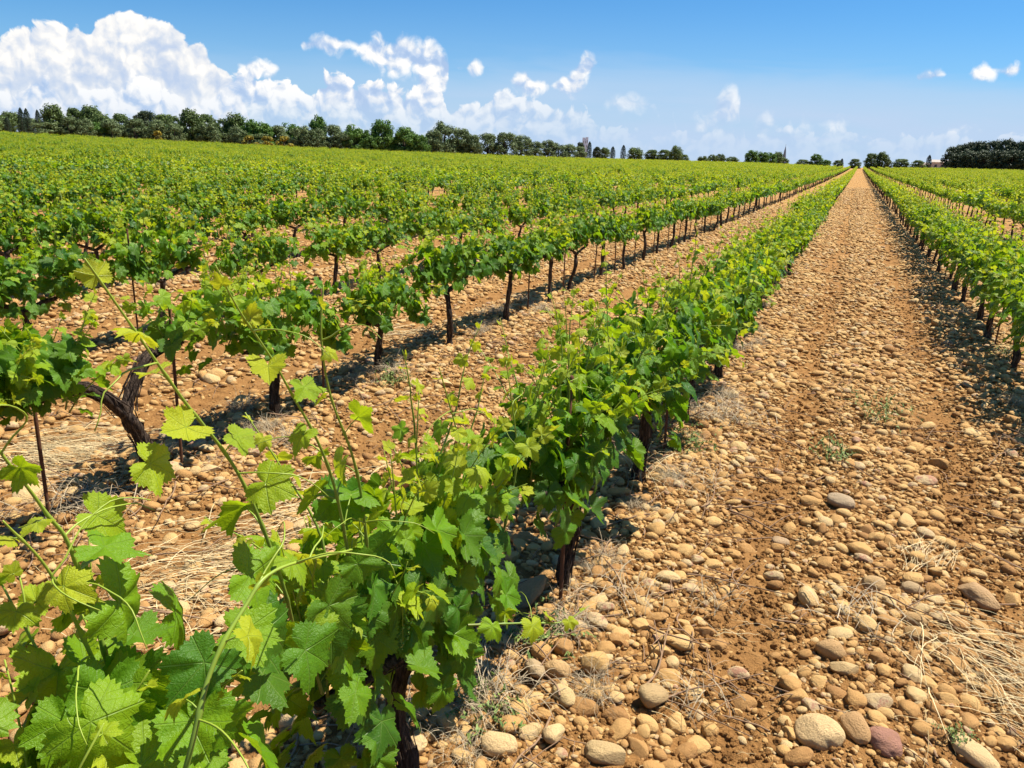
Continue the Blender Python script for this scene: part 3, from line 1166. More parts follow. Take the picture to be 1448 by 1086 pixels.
hero_keys = {}
rows_seen = {}
for i in sorted(INDIV, key=lambda i: (vines[i][0], vines[i][1])):
    k, y, x = vines[i]
    n = rows_seen.get(k, 0)
    rows_seen[k] = n + 1
    if k == -1 and n == 0:
        x = -3.15
    d = math.hypot(x, y)
    fixed = False
    if k == 0 and n == 0:
        ms = proto('a0', 11, 'hero', nsh=30, height=.95, long_shoots=3, skirt=.38, dense=1.7, spread=.68, extra=ex0, ylim=(-.5, .42)); fixed = True
    elif k == 0 and n == 1:
        ms = proto('a1', 12, 'hero', nsh=26, height=.82, long_shoots=5, skirt=.36, dense=1.4, spread=.62, extra=ex1, ylim=(-.42, .5)); fixed = True
    elif k == 0 and n == 2:
        ms = proto('a2', 13, 'hero', nsh=25, height=.86, long_shoots=8, skirt=.42, dense=1.1, spread=.72, ylim=(-.5, .5)); fixed = True
    elif k == -1 and n == 0:
        ms = proto('c0', 14, 'hero', spec=fork, nsh=19, long_shoots=1, ylim=(-1.1, -.44), skirt=.72, dense=1.2, more=[(.03 * (-1) ** q, .20 + .04 * q, .70 + .01 * (q % 4), .36 + .02 * (q % 5)) for q in range(16)]); fixed = True
    elif d < 7:
        q = int(rs.integers(0, 4))
        ms = proto(('hero', q), 20 + q, 'hero', long_shoots=5 + q % 2, height=[.92, .85, .97, .9][q], skirt=.44)
    elif d < 26 and k in (0, 1):
        q = int(rs.integers(0, 5))
        ms = proto(('fuller', q), 60 + q, 'mid', long_shoots=5 + q % 3, height=[.96, .88, 1.0, .92, .98][q], spread=[.95, .85, 1.0, .9, .8][q], skirt=.40, dense=1.25)
    elif d < 26:
        q = int(rs.integers(0, 7))
        ms = proto(('mid', q), 30 + q, 'mid', long_shoots=5 + q % 3, height=[.9, .76, .98, .84, .9, .7, 1.0][q], spread=[.66, .58, .74, .62, .7, .54, .66][q])
    else:
        q = int(rs.integers(0, 7))
        ms = proto(('far', q), 40 + q, 'far', long_shoots=5 + q % 2, height=[.9, .76, .98, .84, .9, .7, 1.0][q], spread=[.66, .58, .74, .62, .7, .54, .66][q])
    root = assemble_vine(ms, (x, y, gz(x, y)), 0 if fixed else (rs.choice([0, math.pi]) + rs.normal(0, .1)))
    if not fixed:
        s = rs.uniform(.88, 1.08)
        root.scale = (s * rs.uniform(.92, 1.08), s * (1 if rs.random() < .5 else -1), s)
    ph = row_phrase(k)
    if k == 0 and n == 0:
        lab = "nearest vine at the lower left corner, big leaves and long shoots"
    elif k == 0 and n == 1:
        lab = "vine with large dark hanging leaves, second from camera in the centre row"
    elif k == -1 and n == 0:
        lab = "old vine with a thick forked black trunk at the left of the photo"
    elif k == -1:
        lab = "leafy vine, %s from camera in the first row left of the centre row" % ordinal(n)
    elif k < -1:
        lab = "leafy vine, %s from camera in the %s row left of the centre row" % (ordinal(n), ORD[-k - 1] if k < -1 else '')
    elif k == 0:
        lab = "leafy vine, %s from camera in the centre row left of the alley" % ordinal(n)
    elif k == 1:
        lab = "leafy vine, %s from camera in the row right of the alley" % ordinal(n)
    else:
        lab = "leafy vine, %s from camera in the %s row right of the alley" % (ordinal(n), ORD[k - 1])
    tag(root, lab, "grapevine", "grapevines planted in rows")
    hero_keys[(k, n)] = root


# --- the long shoots of the nearest plants, each a part of its vine
def long_shoot(root, pts, seed, leaf, thick, sparse=1.5, young=.12, tend=3, age=None):
    rng = np.random.default_rng(seed)
    o = np.array(root.location)
    loc = [np.array(p) - o for p in pts]
    c, l, path = grow_shoot(rng, None, None, 0, 0, LB_HERO, leaf, 8, young=young, thick=thick, path=loc, sparse=sparse)
    for k in range(tend):
        i = int(len(path) * rng.uniform(.3, .95))
        c.append(tendril(rng, path[min(i, len(path) - 1)], (rng.normal(0, 1), rng.normal(0, 1), .5)))
    # swollen nodes on the cane
    s = link('shoot', mesh_np('shoot', c), root)
    link('leaves', mesh_np('leaves', l), s)
    return s


v0, v1, v2 = hero_keys[(0, 0)], hero_keys[(0, 1)], hero_keys[(0, 2)]
long_shoot(v0, [(-.84, 1.0, .80), (-.8, .92, 1.03), (-.8, .84, 1.26), (-.8, .74, 1.42), (-.8, .68, 1.52), (-.8, .62, 1.62)], 101, .105, .0044, 1.5)
long_shoot(v1, [(-.84, 1.25, .75), (-.8, 1.15, 1.13), (-.8, 1.07, 1.33), (-.8, 1.05, 1.44), (-.8, 1.06, 1.53)], 102, .085, .0042, 1.6)
long_shoot(v1, [(-.84, 1.2, .75), (-.8, 1.07, 1.16), (-.8, .95, 1.39), (-.8, .86, 1.52), (-.8, .82, 1.59)], 103, .095, .0042, 1.5)
long_shoot(v1, [(-.88, 1.8, .6), (-.85, 1.78, .80), (-.85, 1.67, 1.04), (-.85, 1.56, 1.26)], 104, .085, .0042, 1.6)
long_shoot(v0, [(-.82, .62, .9), (-.8, .56, 1.25), (-.8, .53, 1.34), (-.8, .49, 1.43), (-.8, .46, 1.5)], 105, .085, .0042, 1.4)
long_shoot(v0, [(-.8, .6, .95), (-.79, .55, 1.15), (-.78, .51, 1.28), (-.78, .47, 1.36)], 106, .08, .0038, 1.4)
long_shoot(v0, [(-.66, .47, .85), (-.6, .51, 1.07), (-.6, .56, 1.17), (-.6, .62, 1.22), (-.6, .68, 1.24), (-.6, .84, 1.19)], 107, .06, .0046, 1.5, .45, 5)
long_shoot(v1, [(-.86, 2.0, .6), (-.83, 2.02, .85), (-.84, 1.98, 1.08), (-.85, 1.95, 1.2)], 108, .085, .004, 1.5)
long_shoot(v2, [(-.86, 2.5, .6), (-.84, 2.52, .9), (-.84, 2.46, 1.15), (-.85, 2.44, 1.3)], 109, .08, .004, 1.5)
long_shoot(v2, [(-.84, 2.9, .6), (-.8, 2.9, .9), (-.81, 2.86, 1.1), (-.82, 2.84, 1.24)], 110, .08, .004, 1.4)
long_shoot(v1, [(-.78, 1.6, .55), (-.66, 1.72, .52), (-.58, 1.8, .50), (-.53, 1.88, .52)], 111, .07, .0035, 1.2, .6, 3)


# ------------------------------------------------------------------ instanced masses
def instancer(name, pts, scl, rot, idx, sources, label, cat):
    """sources: list of lists of objects; one point = one copy of a list's joined mesh"""
    me = bpy.data.meshes.new(name)
    n = len(pts)
    me.vertices.add(n)
    me.vertices.foreach_set('co', np.asarray(pts, np.float32).ravel())
    for nm, arr in (('scl', scl), ('rot', rot)):
        a = me.attributes.new(nm, 'FLOAT_VECTOR', 'POINT')
        a.data.foreach_set('vector', np.asarray(arr, np.float32).ravel())
    a = me.attributes.new('idx', 'INT', 'POINT')
    a.data.foreach_set('value', np.asarray(idx, np.int32))
    me.update()
    o = link(name, me)
    g = bpy.data.node_groups.new(name + '_nodes', 'GeometryNodeTree')
    g.interface.new_socket('Geometry', in_out='INPUT', socket_type='NodeSocketGeometry')
    g.interface.new_socket('Geometry', in_out='OUTPUT', socket_type='NodeSocketGeometry')
    gi, go = g.nodes.new('NodeGroupInput'), g.nodes.new('NodeGroupOutput')
    j = g.nodes.new('GeometryNodeJoinGeometry')
    for lst in sources:
        jj = g.nodes.new('GeometryNodeJoinGeometry')
        for ob in lst:
            oi = g.nodes.new('GeometryNodeObjectInfo')
            oi.transform_space = 'ORIGINAL'
            oi.inputs['Object'].default_value = ob
            oi.inputs['As Instance'].default_value = False
            g.links.new(oi.outputs['Geometry'], jj.inputs[0])
        gt = g.nodes.new('GeometryNodeGeometryToInstance')
        g.links.new(jj.outputs[0], gt.inputs[0])
        g.links.new(gt.outputs[0], j.inputs[0])
    iop = g.nodes.new('GeometryNodeInstanceOnPoints')
    g.links.new(gi.outputs[0], iop.inputs['Points'])
    g.links.new(j.outputs[0], iop.inputs['Instance'])
    iop.inputs['Pick Instance'].default_value = True

    def named(nm, ty):
        q = g.nodes.new('GeometryNodeInputNamedAttribute')
        q.data_type = ty
        q.inputs[0].default_value = nm
        return q.outputs[0]
    g.links.new(named('idx', 'INT'), iop.inputs['Instance Index'])
    e = g.nodes.new('FunctionNodeEulerToRotation')
    g.links.new(named('rot', 'FLOAT_VECTOR'), e.inputs[0])
    g.links.new(e.outputs[0], iop.inputs['Rotation'])
    g.links.new(named('scl', 'FLOAT_VECTOR'), iop.inputs['Scale'])
    g.links.new(iop.outputs[0], go.inputs[0])
    md = o.modifiers.new('scatter', 'NODES')
    md.node_group = g
    tag(o, label, cat, kind='stuff')
    return o


# --- the rest of the vineyard
rest = [vines[i] for i in range(len(vines)) if i not in INDIV]
src = {}
for key, ms in protos.items():
    if isinstance(key, tuple):
        for o in bpy.data.objects:
            if o.type == 'MESH' and o.data in (ms['trunk'], ms['foliage']) and (key, o.data.name) not in src:
                src[(key, o.data.name)] = o
far_keys = [k for k in protos if isinstance(k, tuple) and k[0] == 'far']
mid_keys = [k for k in protos if isinstance(k, tuple) and k[0] == 'mid']
sources = []
for k in far_keys + mid_keys:
    sources.append([src[(k, protos[k]['trunk'].name)], src[(k, protos[k]['foliage'].name)]])
nf, nm_ = len(far_keys), len(mid_keys)
P, S, Q, I = [], [], [], []
for (k, y, x) in rest:
    d = math.hypot(x, y)
    P.append((x, y, gz(x, y)))
    s = rs.uniform(.78, 1.1)
    S.append((s * rs.uniform(.92, 1.08), s * (1 if rs.random() < .5 else -1), s))
    Q.append((0, 0, rs.choice([0, math.pi]) + rs.normal(0, .12)))
    I.append(nf + int(rs.integers(0, nm_)) if d < 24 and nm_ else int(rs.integers(0, nf)))
instancer("distant_grapevines", P, S, Q, I, sources, "bright green sea of vine rows filling the field behind the near vines", "vineyard")


# ------------------------------------------------------------------ stones
def stone_mesh(seed, sub, mat):
    rng = np.random.default_rng(seed)
    bm = bmesh.new()
    bmesh.ops.create_icosphere(bm, subdivisions=sub, radius=1)
    ax = np.array([1.0, rng.uniform(.6, .86), rng.uniform(.38, .62)])
    e = rng.uniform(.78, 1.0)
    o = rng.uniform(0, 60, 3)
    cut = unit(rng.normal(0, 1, 3)); cd = rng.uniform(.72, 1.2)
    for v in bm.verts:
        p = np.array(v.co[:])
        q = np.sign(p) * np.abs(p) ** e
        q = q / (np.linalg.norm(q) ** .55)
        f = 1 + .20 * mnoise.noise(Vector(p * .9 + o)) + .08 * mnoise.noise(Vector(p * 2.3 + o))
        q = q * f
        h = q @ cut - cd
        if h > 0:
            q = q - cut * h * .85
        # one end thicker than the other
        q[1] *= 1 + .16 * q[0] * (1 if seed % 2 else -1)
        v.co = q * ax
    if seed % 5 in (1, 3):                       # broken cobbles with flat faces
        for _ in range(3):
            cut = unit(rng.normal(0, 1, 3) * [1, 1, .6]); cd = rng.uniform(.42, .66)
            for v in bm.verts:
                h = np.array(v.co[:]) @ cut - cd
                if h > 0:
                    v.co = np.array(v.co[:]) - cut * h * .93
    me = bpy.data.meshes.new("cobble")
    bm.to_mesh(me)
    bm.free()
    me.polygons.foreach_set('use_smooth', [True] * len(me.polygons))
    me.materials.append(mat)
    return me


STM = [stone_mesh(200 + i, 4, STONE) for i in range(10)]
STL = [stone_mesh(300 + i, 2, STONE) for i in range(10)]


def clod_mesh(seed):
    rng = np.random.default_rng(seed)
    bm = bmesh.new()
    bmesh.ops.create_icosphere(bm, subdivisions=2, radius=1)
    o = rng.uniform(0, 60, 3)
    for v in bm.verts:
        p = np.array(v.co[:])
        v.co = p * (1 + .45 * mnoise.noise(Vector(p * 1.3 + o)) + .3 * mnoise.noise(Vector(p * 3.1 + o))) * [1, .9, .7]
    me = bpy.data.meshes.new("clod")
    bm.to_mesh(me)
    bm.free()
    me.materials.append(SOIL)
    return me


def density_mask(x, y):
    """0 in the red wheel tracks, 1 on the stony strips"""
    u = (x - ROW0) / ROWSP
    k = math.floor(u)
    u = (u - k) * ROWSP - ROWSP / 2
    wob = 0.10 * mnoise.noise((x * .3, y * .35, k * 3.0))
    a = abs(u + wob)
    tr = math.exp(-((a - .48) / .17) ** 2)
    n = mnoise.noise((x * 1.1, y * 1.1, 5.0))
    return max(0.05, min(1.0, 1.0 - 0.92 * tr + .6 * n))


rst = np.random.default_rng(77)
stones = []        # x, y, half-length, big?


def scatter(x0, x1, y0, y1, per_m2, lo, hi, thr=0.0, wide=True):
    n = int((x1 - x0) * (y1 - y0) * per_m2)
    xs = rst.uniform(x0, x1, n); ys = rst.uniform(y0, y1, n)
    for x, y in zip(xs, ys):
        az = math.atan2(x, y)
        if az < R_(-66) or az > R_(22):
            continue
        if rst.random() > density_mask(x, y):
            continue
        s = lo + (hi - lo) * rst.random() ** 1.7
        stones.append((x, y, s))


# near ground
scatter(-.9, 1.5, 1.6, 7, 2300, .005, .013)
scatter(-3.4, -.7, .8, 8, 700, .007, .015)
scatter(-3.5, 1.7, .9, 7, 800, .011, .026)
scatter(-3.5, 1.7, .9, 9, 200, .022, .048)
scatter(-3.5, 1.7, .9, 9, 9, .044, .07)
scatter(-8.5, -3.4, 1.2, 12, 330, .012, .028)
scatter(-8.5, -3.4, 1.2, 12, 90, .026, .048)
scatter(-8.5, -3.4, 1.2, 12, 5, .05, .085)
# middle ground
scatter(-5.7, 4, 7, 16, 520, .012, .028)
scatter(-5.7, 4, 7, 16, 190, .026, .05)
scatter(-5.7, 4, 8, 16, 8, .05, .085)
scatter(-13, -5.7, 5, 20, 110, .025, .06)
scatter(-5.7, 4, 16, 36, 260, .024, .055)
scatter(-5.7, 6, 16, 40, 5, .05, .09)
scatter(-10, -5.7, 16, 32, 40, .03, .06)
scatter(-2.6, 1.8, 36, 75, 70, .035, .075)
scatter(1.6, 6.5, 10, 30, 60, .028, .058)
# bigger stones banked up at the foot of the near rows
for _ in range(260):
    k = rst.choice([0, 0, 0, -1, 1])
    y = rst.uniform(1.6, 9)
    x = ROW0 + k * ROWSP + rst.normal(0.12 if k == 0 else 0, .22)
    stones.append((x, y, rst.uniform(.028, .056)))

for _ in range(46):
    stones.append((rst.uniform(-.78, -.34), rst.uniform(1.65, 2.75), rst.uniform(.028, .05)))

# stones one can point at: x, y, half-length, (rx, ry, rz), fixed colour, label
GREY, RED, PALE = (.36, .26, .15), (.33, .165, .115), (.60, .42, .21)


def gp(px, py, z=0.0):
    d = pix_dir(px, py)
    t = (z - CAM_H) / d[2]
    return d[0] * t, d[1] * t


SPECIAL = [
    (746, 850, .115, (0.3, -.6, 1.0), (.33, .23, .12), (1, .8, .7), "largest grey-brown boulder-like cobble leaning in shade beside the vine trunk"),
    (1160, 1030, .095, (0, 0, .2), PALE, (1, 1, 1.25), "biggest round pale-ochre cobble at the front of the stony alley"),
    (1253, 1042, .078, (0.1, .2, -.5), RED, (1, 1, 1), "dull purple-red oval cobble beside the biggest round pale cobble"),
    (1212, 1030, .075, (.3, .4, -.9), (.45, .27, .12), (1, .8, .9), "long tan cobble wedged between the round pale cobble and the purple-red one"),
    (1190, 712, .10, (0, .05, -.35), (.40, .30, .19), (1, 1, 1), "large flat grey-tan cobble lying alone in the middle of the alley"),
    (842, 952, .085, (.7, .2, 1.35), (.52, .32, .12), (1, .9, 1.1), "upright golden-ochre egg-shaped cobble right of the near vine's foot"),
    (756, 955, .085, (.5, .4, 2.0), (.40, .29, .16), (1, .75, .9), "tall grey-tan cobble standing on edge near the lower middle of the photo"),
    (788, 953, .062, (.2, .1, .2), (.52, .33, .15), (1, 1.1, 1.3), "round peach-ochre cobble between the tall grey one and the golden egg-shaped one"),
    (797, 990, .064, (.1, .1, -.3), (.53, .38, .18), (1, 1, 1.2), "blunt pale-yellow cobble just below the round peach one"),
    (706, 1062, .075, (.2, 0, .4), PALE, (1, 1, 1.3), "large pale cobble at the bottom edge beside the nearest trunk"),
    (783, 1045, .062, (.4, .3, 1.4), PALE, (1, .9, 1.1), "smooth pale-yellow cobble standing on end at the photo's bottom edge"),
    (1383, 832, .13, (0, .12, -.75), (.44, .28, .14), (1, .7, .8), "long brown cobble pointing down towards the dry straw at the right"),
    (1236, 823, .066, (0, 0, .1), (.46, .30, .14), (1, 1, 1.2), "rounded brown cobble left of the pale straw stalks"),
    (1290, 825, .066, (0, 0, .6), (.37, .26, .14), (1, 1, 1.2), "rounded grey-brown cobble just right of its rounded brown neighbour"),
    (1176, 915, .075, (0, 0, .2), (.44, .27, .12), (1, 1.1, 1.2), "broad brown cobble in the middle foreground of the alley"),
    (1198, 942, .078, (0, 0, .05), (.52, .36, .17), (1, .75, .8), "long flat pale cobble below the broad brown one"),
    (1297, 895, .062, (0, 0, .1), (.44, .27, .11), (1, 1, 1.1), "oval ochre-brown cobble above its wedge-shaped twin by the straw"),
    (1295, 875, .062, (0, 0, .0), (.48, .30, .13), (1, 1, 1.1), "oval golden cobble at the upper left end of the straw"),
    (925, 985, .085, (.3, .4, 1.0), (.42, .29, .14), (1, .8, .9), "blocky ochre cobble half sunk in the red soil"),
    (860, 1068, .095, (0, .1, .35), (.47, .33, .16), (1, .7, .7), "long pale cobble lying along the photo's bottom edge"),
    (1382, 1058, .10, (0, .2, -.5), PALE, (1, .65, .75), "long pale-yellow cobble at the lower right under the straw"),
    (1106, 752, .055, (0, 0, .0), (.42, .29, .17), (1, 1, 1), "small flat grey-tan disc in the middle of the alley"),
    (768, 870, .06, (.2, .1, .2), (.50, .31, .12), (1, 1, 1.2), "golden cobble at the front of the shaded boulder"),
    (808, 888, .075, (0, .1, .1), (.55, .39, .22), (1, .8, .75), "pale pitted cobble against the foot of the vine trunk"),
    (797, 918, .05, (0, .1, .1), (.43, .24, .09), (1, 1.1, 1.5), "small rust-orange ball of a stone below the pitted one"),
    (587, 545, .095, (.9, .2, 1.4), (.50, .35, .18), (1, .8, .9), "cream cobble standing upright beside a green weed left of the centre row"),
]
special_xy = []
for (px, py, s, rot, colr, sc, lab) in SPECIAL:
    x, y = gp(px, py, .03)
    s *= .76
    special_xy.append((x, y, s))
    m = mat_stone("cobble_tinted", colr)
    me = stone_mesh(int(px * 7 + py), 4, m)
    o = link("cobble", me)
    o.location = (x, y, gz(x, y) + s * (.22 if abs(rot[0]) + abs(rot[1]) < .4 else .5))
    o.rotation_euler = rot
    o.scale = (s * sc[0], s * sc[1], s * sc[2])
    tag(o, lab, "cobble", "rounded cobbles covering the vineyard soil")

# keep other stones off the special ones, and thin out overlaps of big ones
stones.sort(key=lambda s: -s[2])
grid = {}
kept = []
CELL = .12
for (x, y, s) in stones:
    ok = all((x - a) ** 2 + (y - b) ** 2 > (c * .85 + s * .6) ** 2 for a, b, c in special_xy) if y < 8 else True
    if not ok:
        continue
    if s > .02:
        ci, cj = int(x // CELL), int(y // CELL)
        bad = False
        for a in range(ci - 1, ci + 2):
            for b in range(cj - 1, cj + 2):
                for (xx, yy, ss) in grid.get((a, b), ()):
                    if (x - xx) ** 2 + (y - yy) ** 2 < ((s + ss) * .52) ** 2:
                        bad = True
                        break
                if bad:
                    break
            if bad:
                break
        if bad:
            continue
        grid.setdefault((ci, cj), []).append((x, y, s))
    kept.append((x, y, s))

cand = []
for i, (x, y, s) in enumerate(kept):
    if s < .022:
        continue
    p = to_pix(x, y, 0)
    if p is None or not (-5 < p[0] < PW + 5 and 0 < p[1] < PH + 5):
        continue
    if x < -1.2 and p[0] < 640 and p[1] > 760:
        continue                               # hidden behind the nearest vines
    cand.append((s / math.hypot(x, y, CAM_H), i))
cand.sort(reverse=True)
single = set(i for _, i in cand[:300 - len(SPECIAL)])
SHP = ['smooth', 'oval', 'rounded', 'blunt', 'egg-shaped', 'flattish', 'lumpy', 'tapered', 'thick', 'plump']


def stone_label(x, y, s, shp):
    size = 'large' if s > .06 else ('medium' if s > .042 else 'small')
    if x < -2.9:
        w = "by the forked vine's row"
    elif x < -1.35:
        w = "left of the centre row"
    elif x < -.45:
        w = "at the centre row's foot"
    elif x < .05:
        w = "in the left wheel track"
    elif x < .45:
        w = "in the mid-alley strip"
    elif x < .95:
        w = "in the right wheel track"
    else:
        w = "by the row right of the alley"
    dd = ["near the bottom edge", "just beyond the bottom edge", "before the third trunk", "level with the third trunk",
          "level with the fourth trunk", "farther up"][min(5, max(0, int((y - 1.6) / .75)))]
    return "%s %s cobble %s, %s" % (size, shp, w, dd)


PS, SS, QS, IS = [], [], [], []
src_st = []
for i, (x, y, s) in enumerate(kept):
    rz = rst.uniform(0, 6.28)
    tilt = (rst.normal(0, .22), rst.normal(0, .22))
    sc = (s, s * rst.uniform(.85, 1.15), s * rst.uniform(.8, 1.2))
    z = gz(x, y) + s * rst.uniform(-.02, .36)
    if i in single:
        q = int(rst.integers(0, 10))
        o = link("cobble", STM[q])
        o.location = (x, y, z)
        o.rotation_euler = (tilt[0], tilt[1], rz)
        o.scale = sc
        tag(o, stone_label(x, y, s, SHP[q]), "cobble", "rounded cobbles covering the vineyard soil")
    else:
        PS.append((x, y, z)); SS.append(sc); QS.append((tilt[0], tilt[1], rz)); IS.append(int(rst.integers(0, 10)))
# ten of the many small stones lend their shape to the loose mass
for q in range(10):
    o = link("pebble", STL[q])
    x, y, z = PS[-1 - q * 7]
    o.location = (x, y, z)
    o.scale = SS[-1 - q * 7]
    tag(o, "tiny ochre pebble lying loose among the cobbles of the alley", "pebble", "loose pebbles among the cobbles")
    src_st.append([o])
instancer("loose_cobbles", PS, SS, QS, IS, src_st, "rounded ochre stones and gravel carpeting the soil between the rows", "stones")


PC, SC, QC, IC = [], [], [], []
for (x0_, x1_, y0_, y1_, n_) in ((-.9, 1.5, 1.5, 6, 1700), (-.9, 1.6, 6, 12, 500), (-3.5, -.7, .8, 8, 500), (-8, -3.4, 1.5, 9, 130)):
    for _ in range(int((x1_ - x0_) * (y1_ - y0_) * n_)):
        x, y = rst.uniform(x0_, x1_), rst.uniform(y0_, y1_)
        if math.atan2(x, y) < R_(-66):
            continue
        s = .004 + .014 * rst.random() ** 2.6
        PC.append((x, y, gz(x, y) + s * .2)); SC.append((s, s, s)); QC.append(tuple(rst.uniform(0, 6.28, 3))); IC.append(int(rst.integers(0, 5)))
src_cl = []
for q in range(5):
    o = link("soil_clod", clod_mesh(900 + q))
    o.location = PC[q * 31]
    o.scale = SC[q * 31]
    tag(o, "small crumb of red soil lying loose in the alley", "soil clod", "crumbs of red soil")
    src_cl.append([o])
instancer("loose_soil", PC, SC, QC, IC, src_cl, "loose crumbs of red-brown soil between the cobbles", "soil")


# ------------------------------------------------------------------ dry grass, weeds, twigs, stakes
def strip(path, w, rng):
    path = np.asarray(path)
    n = len(path)
    tg = unit(path[-1] - path[0])
    sd = unit(np.cross(tg, [rng.normal(0, .4), rng.normal(0, .4), 1]))
    ww = w * np.linspace(1, .3, n)[:, None]
    V = np.concatenate([path - sd * ww, path + sd * ww])
    i = np.arange(n - 1)
    Q = np.stack([i, i + 1, i + 1 + n, i + n], -1)
    return V, Q


def tuft_mesh(name, seed, nb, length, spread, flat, mat, w=.0022, dirv=None, leafy=0):
    rng = np.random.default_rng(seed)
    Vs, Qs, At = [], [], []
    off = 0
    for b in range(nb):
        a = rng.uniform(0, 6.28)
        st = np.array([rng.normal(0, spread), rng.normal(0, spread), 0.0])
        if dirv is not None:
            d = np.array([dirv[0] + rng.normal(0, .28), dirv[1] + rng.normal(0, .28), rng.uniform(.05, .4) * (1 - flat) + .08])
        else:
            d = np.array([math.cos(a), math.sin(a), rng.uniform(.3, 2.0) * (1 - flat) + .1])
        d = unit(d)
        L = length * rng.uniform(.5, 1.15)
        pts = [st]
        for k in range(6):
            d = unit(d + np.array([rng.normal(0, .1), rng.normal(0, .1), rng.normal(0, .06) - .10 * k * (1 - .4 * flat)]))
            q = pts[-1] + d * L / 6
            q[2] = max(q[2], .004 + rng.uniform(0, .02))
            pts.append(q)
        V, Q = strip(pts, w * rng.uniform(.7, 1.5), rng)
        Vs.append(V); Qs.append(Q + off); off += len(V)
        c = rng.uniform(0, 1)
        At.append(np.tile([c, 0, 0], (len(V), 1)))
        if leafy:
            for k in range(leafy):
                f = rng.uniform(.2, 1)
                i = min(5, int(f * 6))
                q = pts[i]
                dd = unit(rng.normal(0, 1, 3) + [0, 0, .4])
                V, Q = strip([q, q + dd * .009, q + dd * .02], .006, rng)
                Vs.append(V); Qs.append(Q + off); off += len(V)
                At.append(np.tile([rng.uniform(.2, 1), 0, 0], (len(V), 1)))
    return mesh_np(name, [(np.concatenate(Vs), np.concatenate(Qs), mat, None, np.concatenate(At))])


def place(name, me, px, py, label, cat, group, rz=0.0, s=1.0):
    x, y = gp(px, py, 0)
    o = link(name, me)
    o.location = (x, y, gz(x, y) + .015)
    o.rotation_euler = (0, 0, rz)
    o.scale = (s, s, s)
    tag(o, label, cat, group)
    return o


GD = "tufts of dry grass"
place("dry_grass_tuft", tuft_mesh("dry_grass", 1, 80, .5, .12, .9, STRAW, .0014, (.55, -.55)), 1330, 895, "pale straw swept flat across the cobbles at the lower right", "dry grass", GD)
place("dry_grass_tuft", tuft_mesh("dry_grass", 2, 45, .3, .06, .8, STRAW, .0012, (.3, .8)), 1300, 800, "thin pale straw wisps in the alley above the big swept tuft", "dry grass", GD)
place("dry_grass_tuft", tuft_mesh("dry_grass", 3, 110, .4, .16, .88, STRAW, .0014, (.5, -.2)), 1420, 985, "pale straw heap at the photo's right edge near the bottom", "dry grass", GD)
place("dry_grass_tuft", tuft_mesh("dry_grass", 4, 380, .5, .2, .85, STRAW, .0018, (.75, .35)), 50, 640, "thick pale straw tuft under the arm of the forked vine", "dry grass", GD)
place("dry_grass_tuft", tuft_mesh("dry_grass", 5, 300, .42, .24, .88, STRAW, .0017, (.6, .4)), 280, 820, "pale straw patch seen behind the shoots of the nearest vine", "dry grass", GD)
place("dry_grass_tuft", tuft_mesh("dry_grass", 14, 160, .4, .2, .8, STRAW, .0025, (.6, .4)), 400, 735, "pale straw patch in the left alley behind the tall shoots", "dry grass", GD)
place("dry_grass_tuft", tuft_mesh("dry_grass", 15, 130, .4, .2, .85, STRAW, .003, (.6, .4)), 560, 470, "pale straw lying left of the row with the forked vine", "dry grass", GD)
place("dry_grass_tuft", tuft_mesh("dry_grass", 6, 150, .24, .06, .35, GREYSTRAW, .0014), 690, 990, "wiry grey grass tuft beside the nearest trunk", "dry grass", GD)
place("dry_grass_tuft", tuft_mesh("dry_grass", 7, 60, .2, .08, .5, GREYSTRAW, .0014), 880, 860, "wiry grey grass tuft between banked cobbles right of the second trunk", "dry grass", GD)
place("dry_grass_tuft", tuft_mesh("dry_grass", 8, 150, .26, .12, .4, GREYSTRAW, .0016), 1030, 600, "wide grey grass tuft between the centre row and the alley", "dry grass", GD)
place("dry_grass_tuft", tuft_mesh("dry_grass", 9, 90, .20, .08, .4, GREYSTRAW, .0014), 980, 690, "low grey grass tuft in front of the wide grey one", "dry grass", GD)
place("dry_grass_tuft", tuft_mesh("dry_grass", 10, 60, .34, .03, .1, STRAW, .0018), 905, 685, "upright straw-yellow stems standing against the vine trunk", "dry grass", GD)
place("dry_grass_tuft", tuft_mesh("dry_grass", 11, 36, .18, .06, .5, GREYSTRAW, .0014), 1010, 855, "sparse grey roots lying on the red soil of the left wheel track", "dry grass", GD)
place("dry_grass_tuft", tuft_mesh("dry_grass", 12, 45, .2, .08, .6, GREYSTRAW, .0016), 1200, 870, "thin grey straw among the cobbles in the middle of the alley", "dry grass", GD)
place("dry_grass_tuft", tuft_mesh("dry_grass", 13, 36, .18, .06, .4, GREYSTRAW, .0014), 985, 985, "thin grey grass on the red soil at the front", "dry grass", GD)
place("dry_grass_tuft", tuft_mesh("dry_grass", 16, 140, .3, .12, .5, GREYSTRAW, .002), 110, 720, "dark tangled dry grass at the foot of the forked vine", "dry grass", GD)
GW = "green weeds"
place("weed", tuft_mesh("weed", 21, 30, .38, .05, .1, WEED, .0018, None, 7), 1243, 598, "tall thin green weed growing mid alley", "weed", GW)
place("weed", tuft_mesh("weed", 22, 36, .12, .07, .3, WEED, .0018, None, 8), 755, 912, "low green weed creeping over the cobbles by the trunk", "weed", GW)
place("weed", tuft_mesh("weed", 23, 34, .2, .05, .25, WEED, .002, None, 6), 553, 548, "green weed at the foot of a vine in the left row", "weed", GW)
place("weed", tuft_mesh("weed", 24, 26, .14, .04, .3, WEED, .0018, None, 6), 1350, 1050, "tiny green sprout at the lower right among cobbles", "weed", GW, 0, .45)
place("weed", tuft_mesh("weed", 25, 40, .2, .08, .3, WEED, .0018, None, 6), 965, 640, "green weed beside the dark trunk of the centre row", "weed", GW)
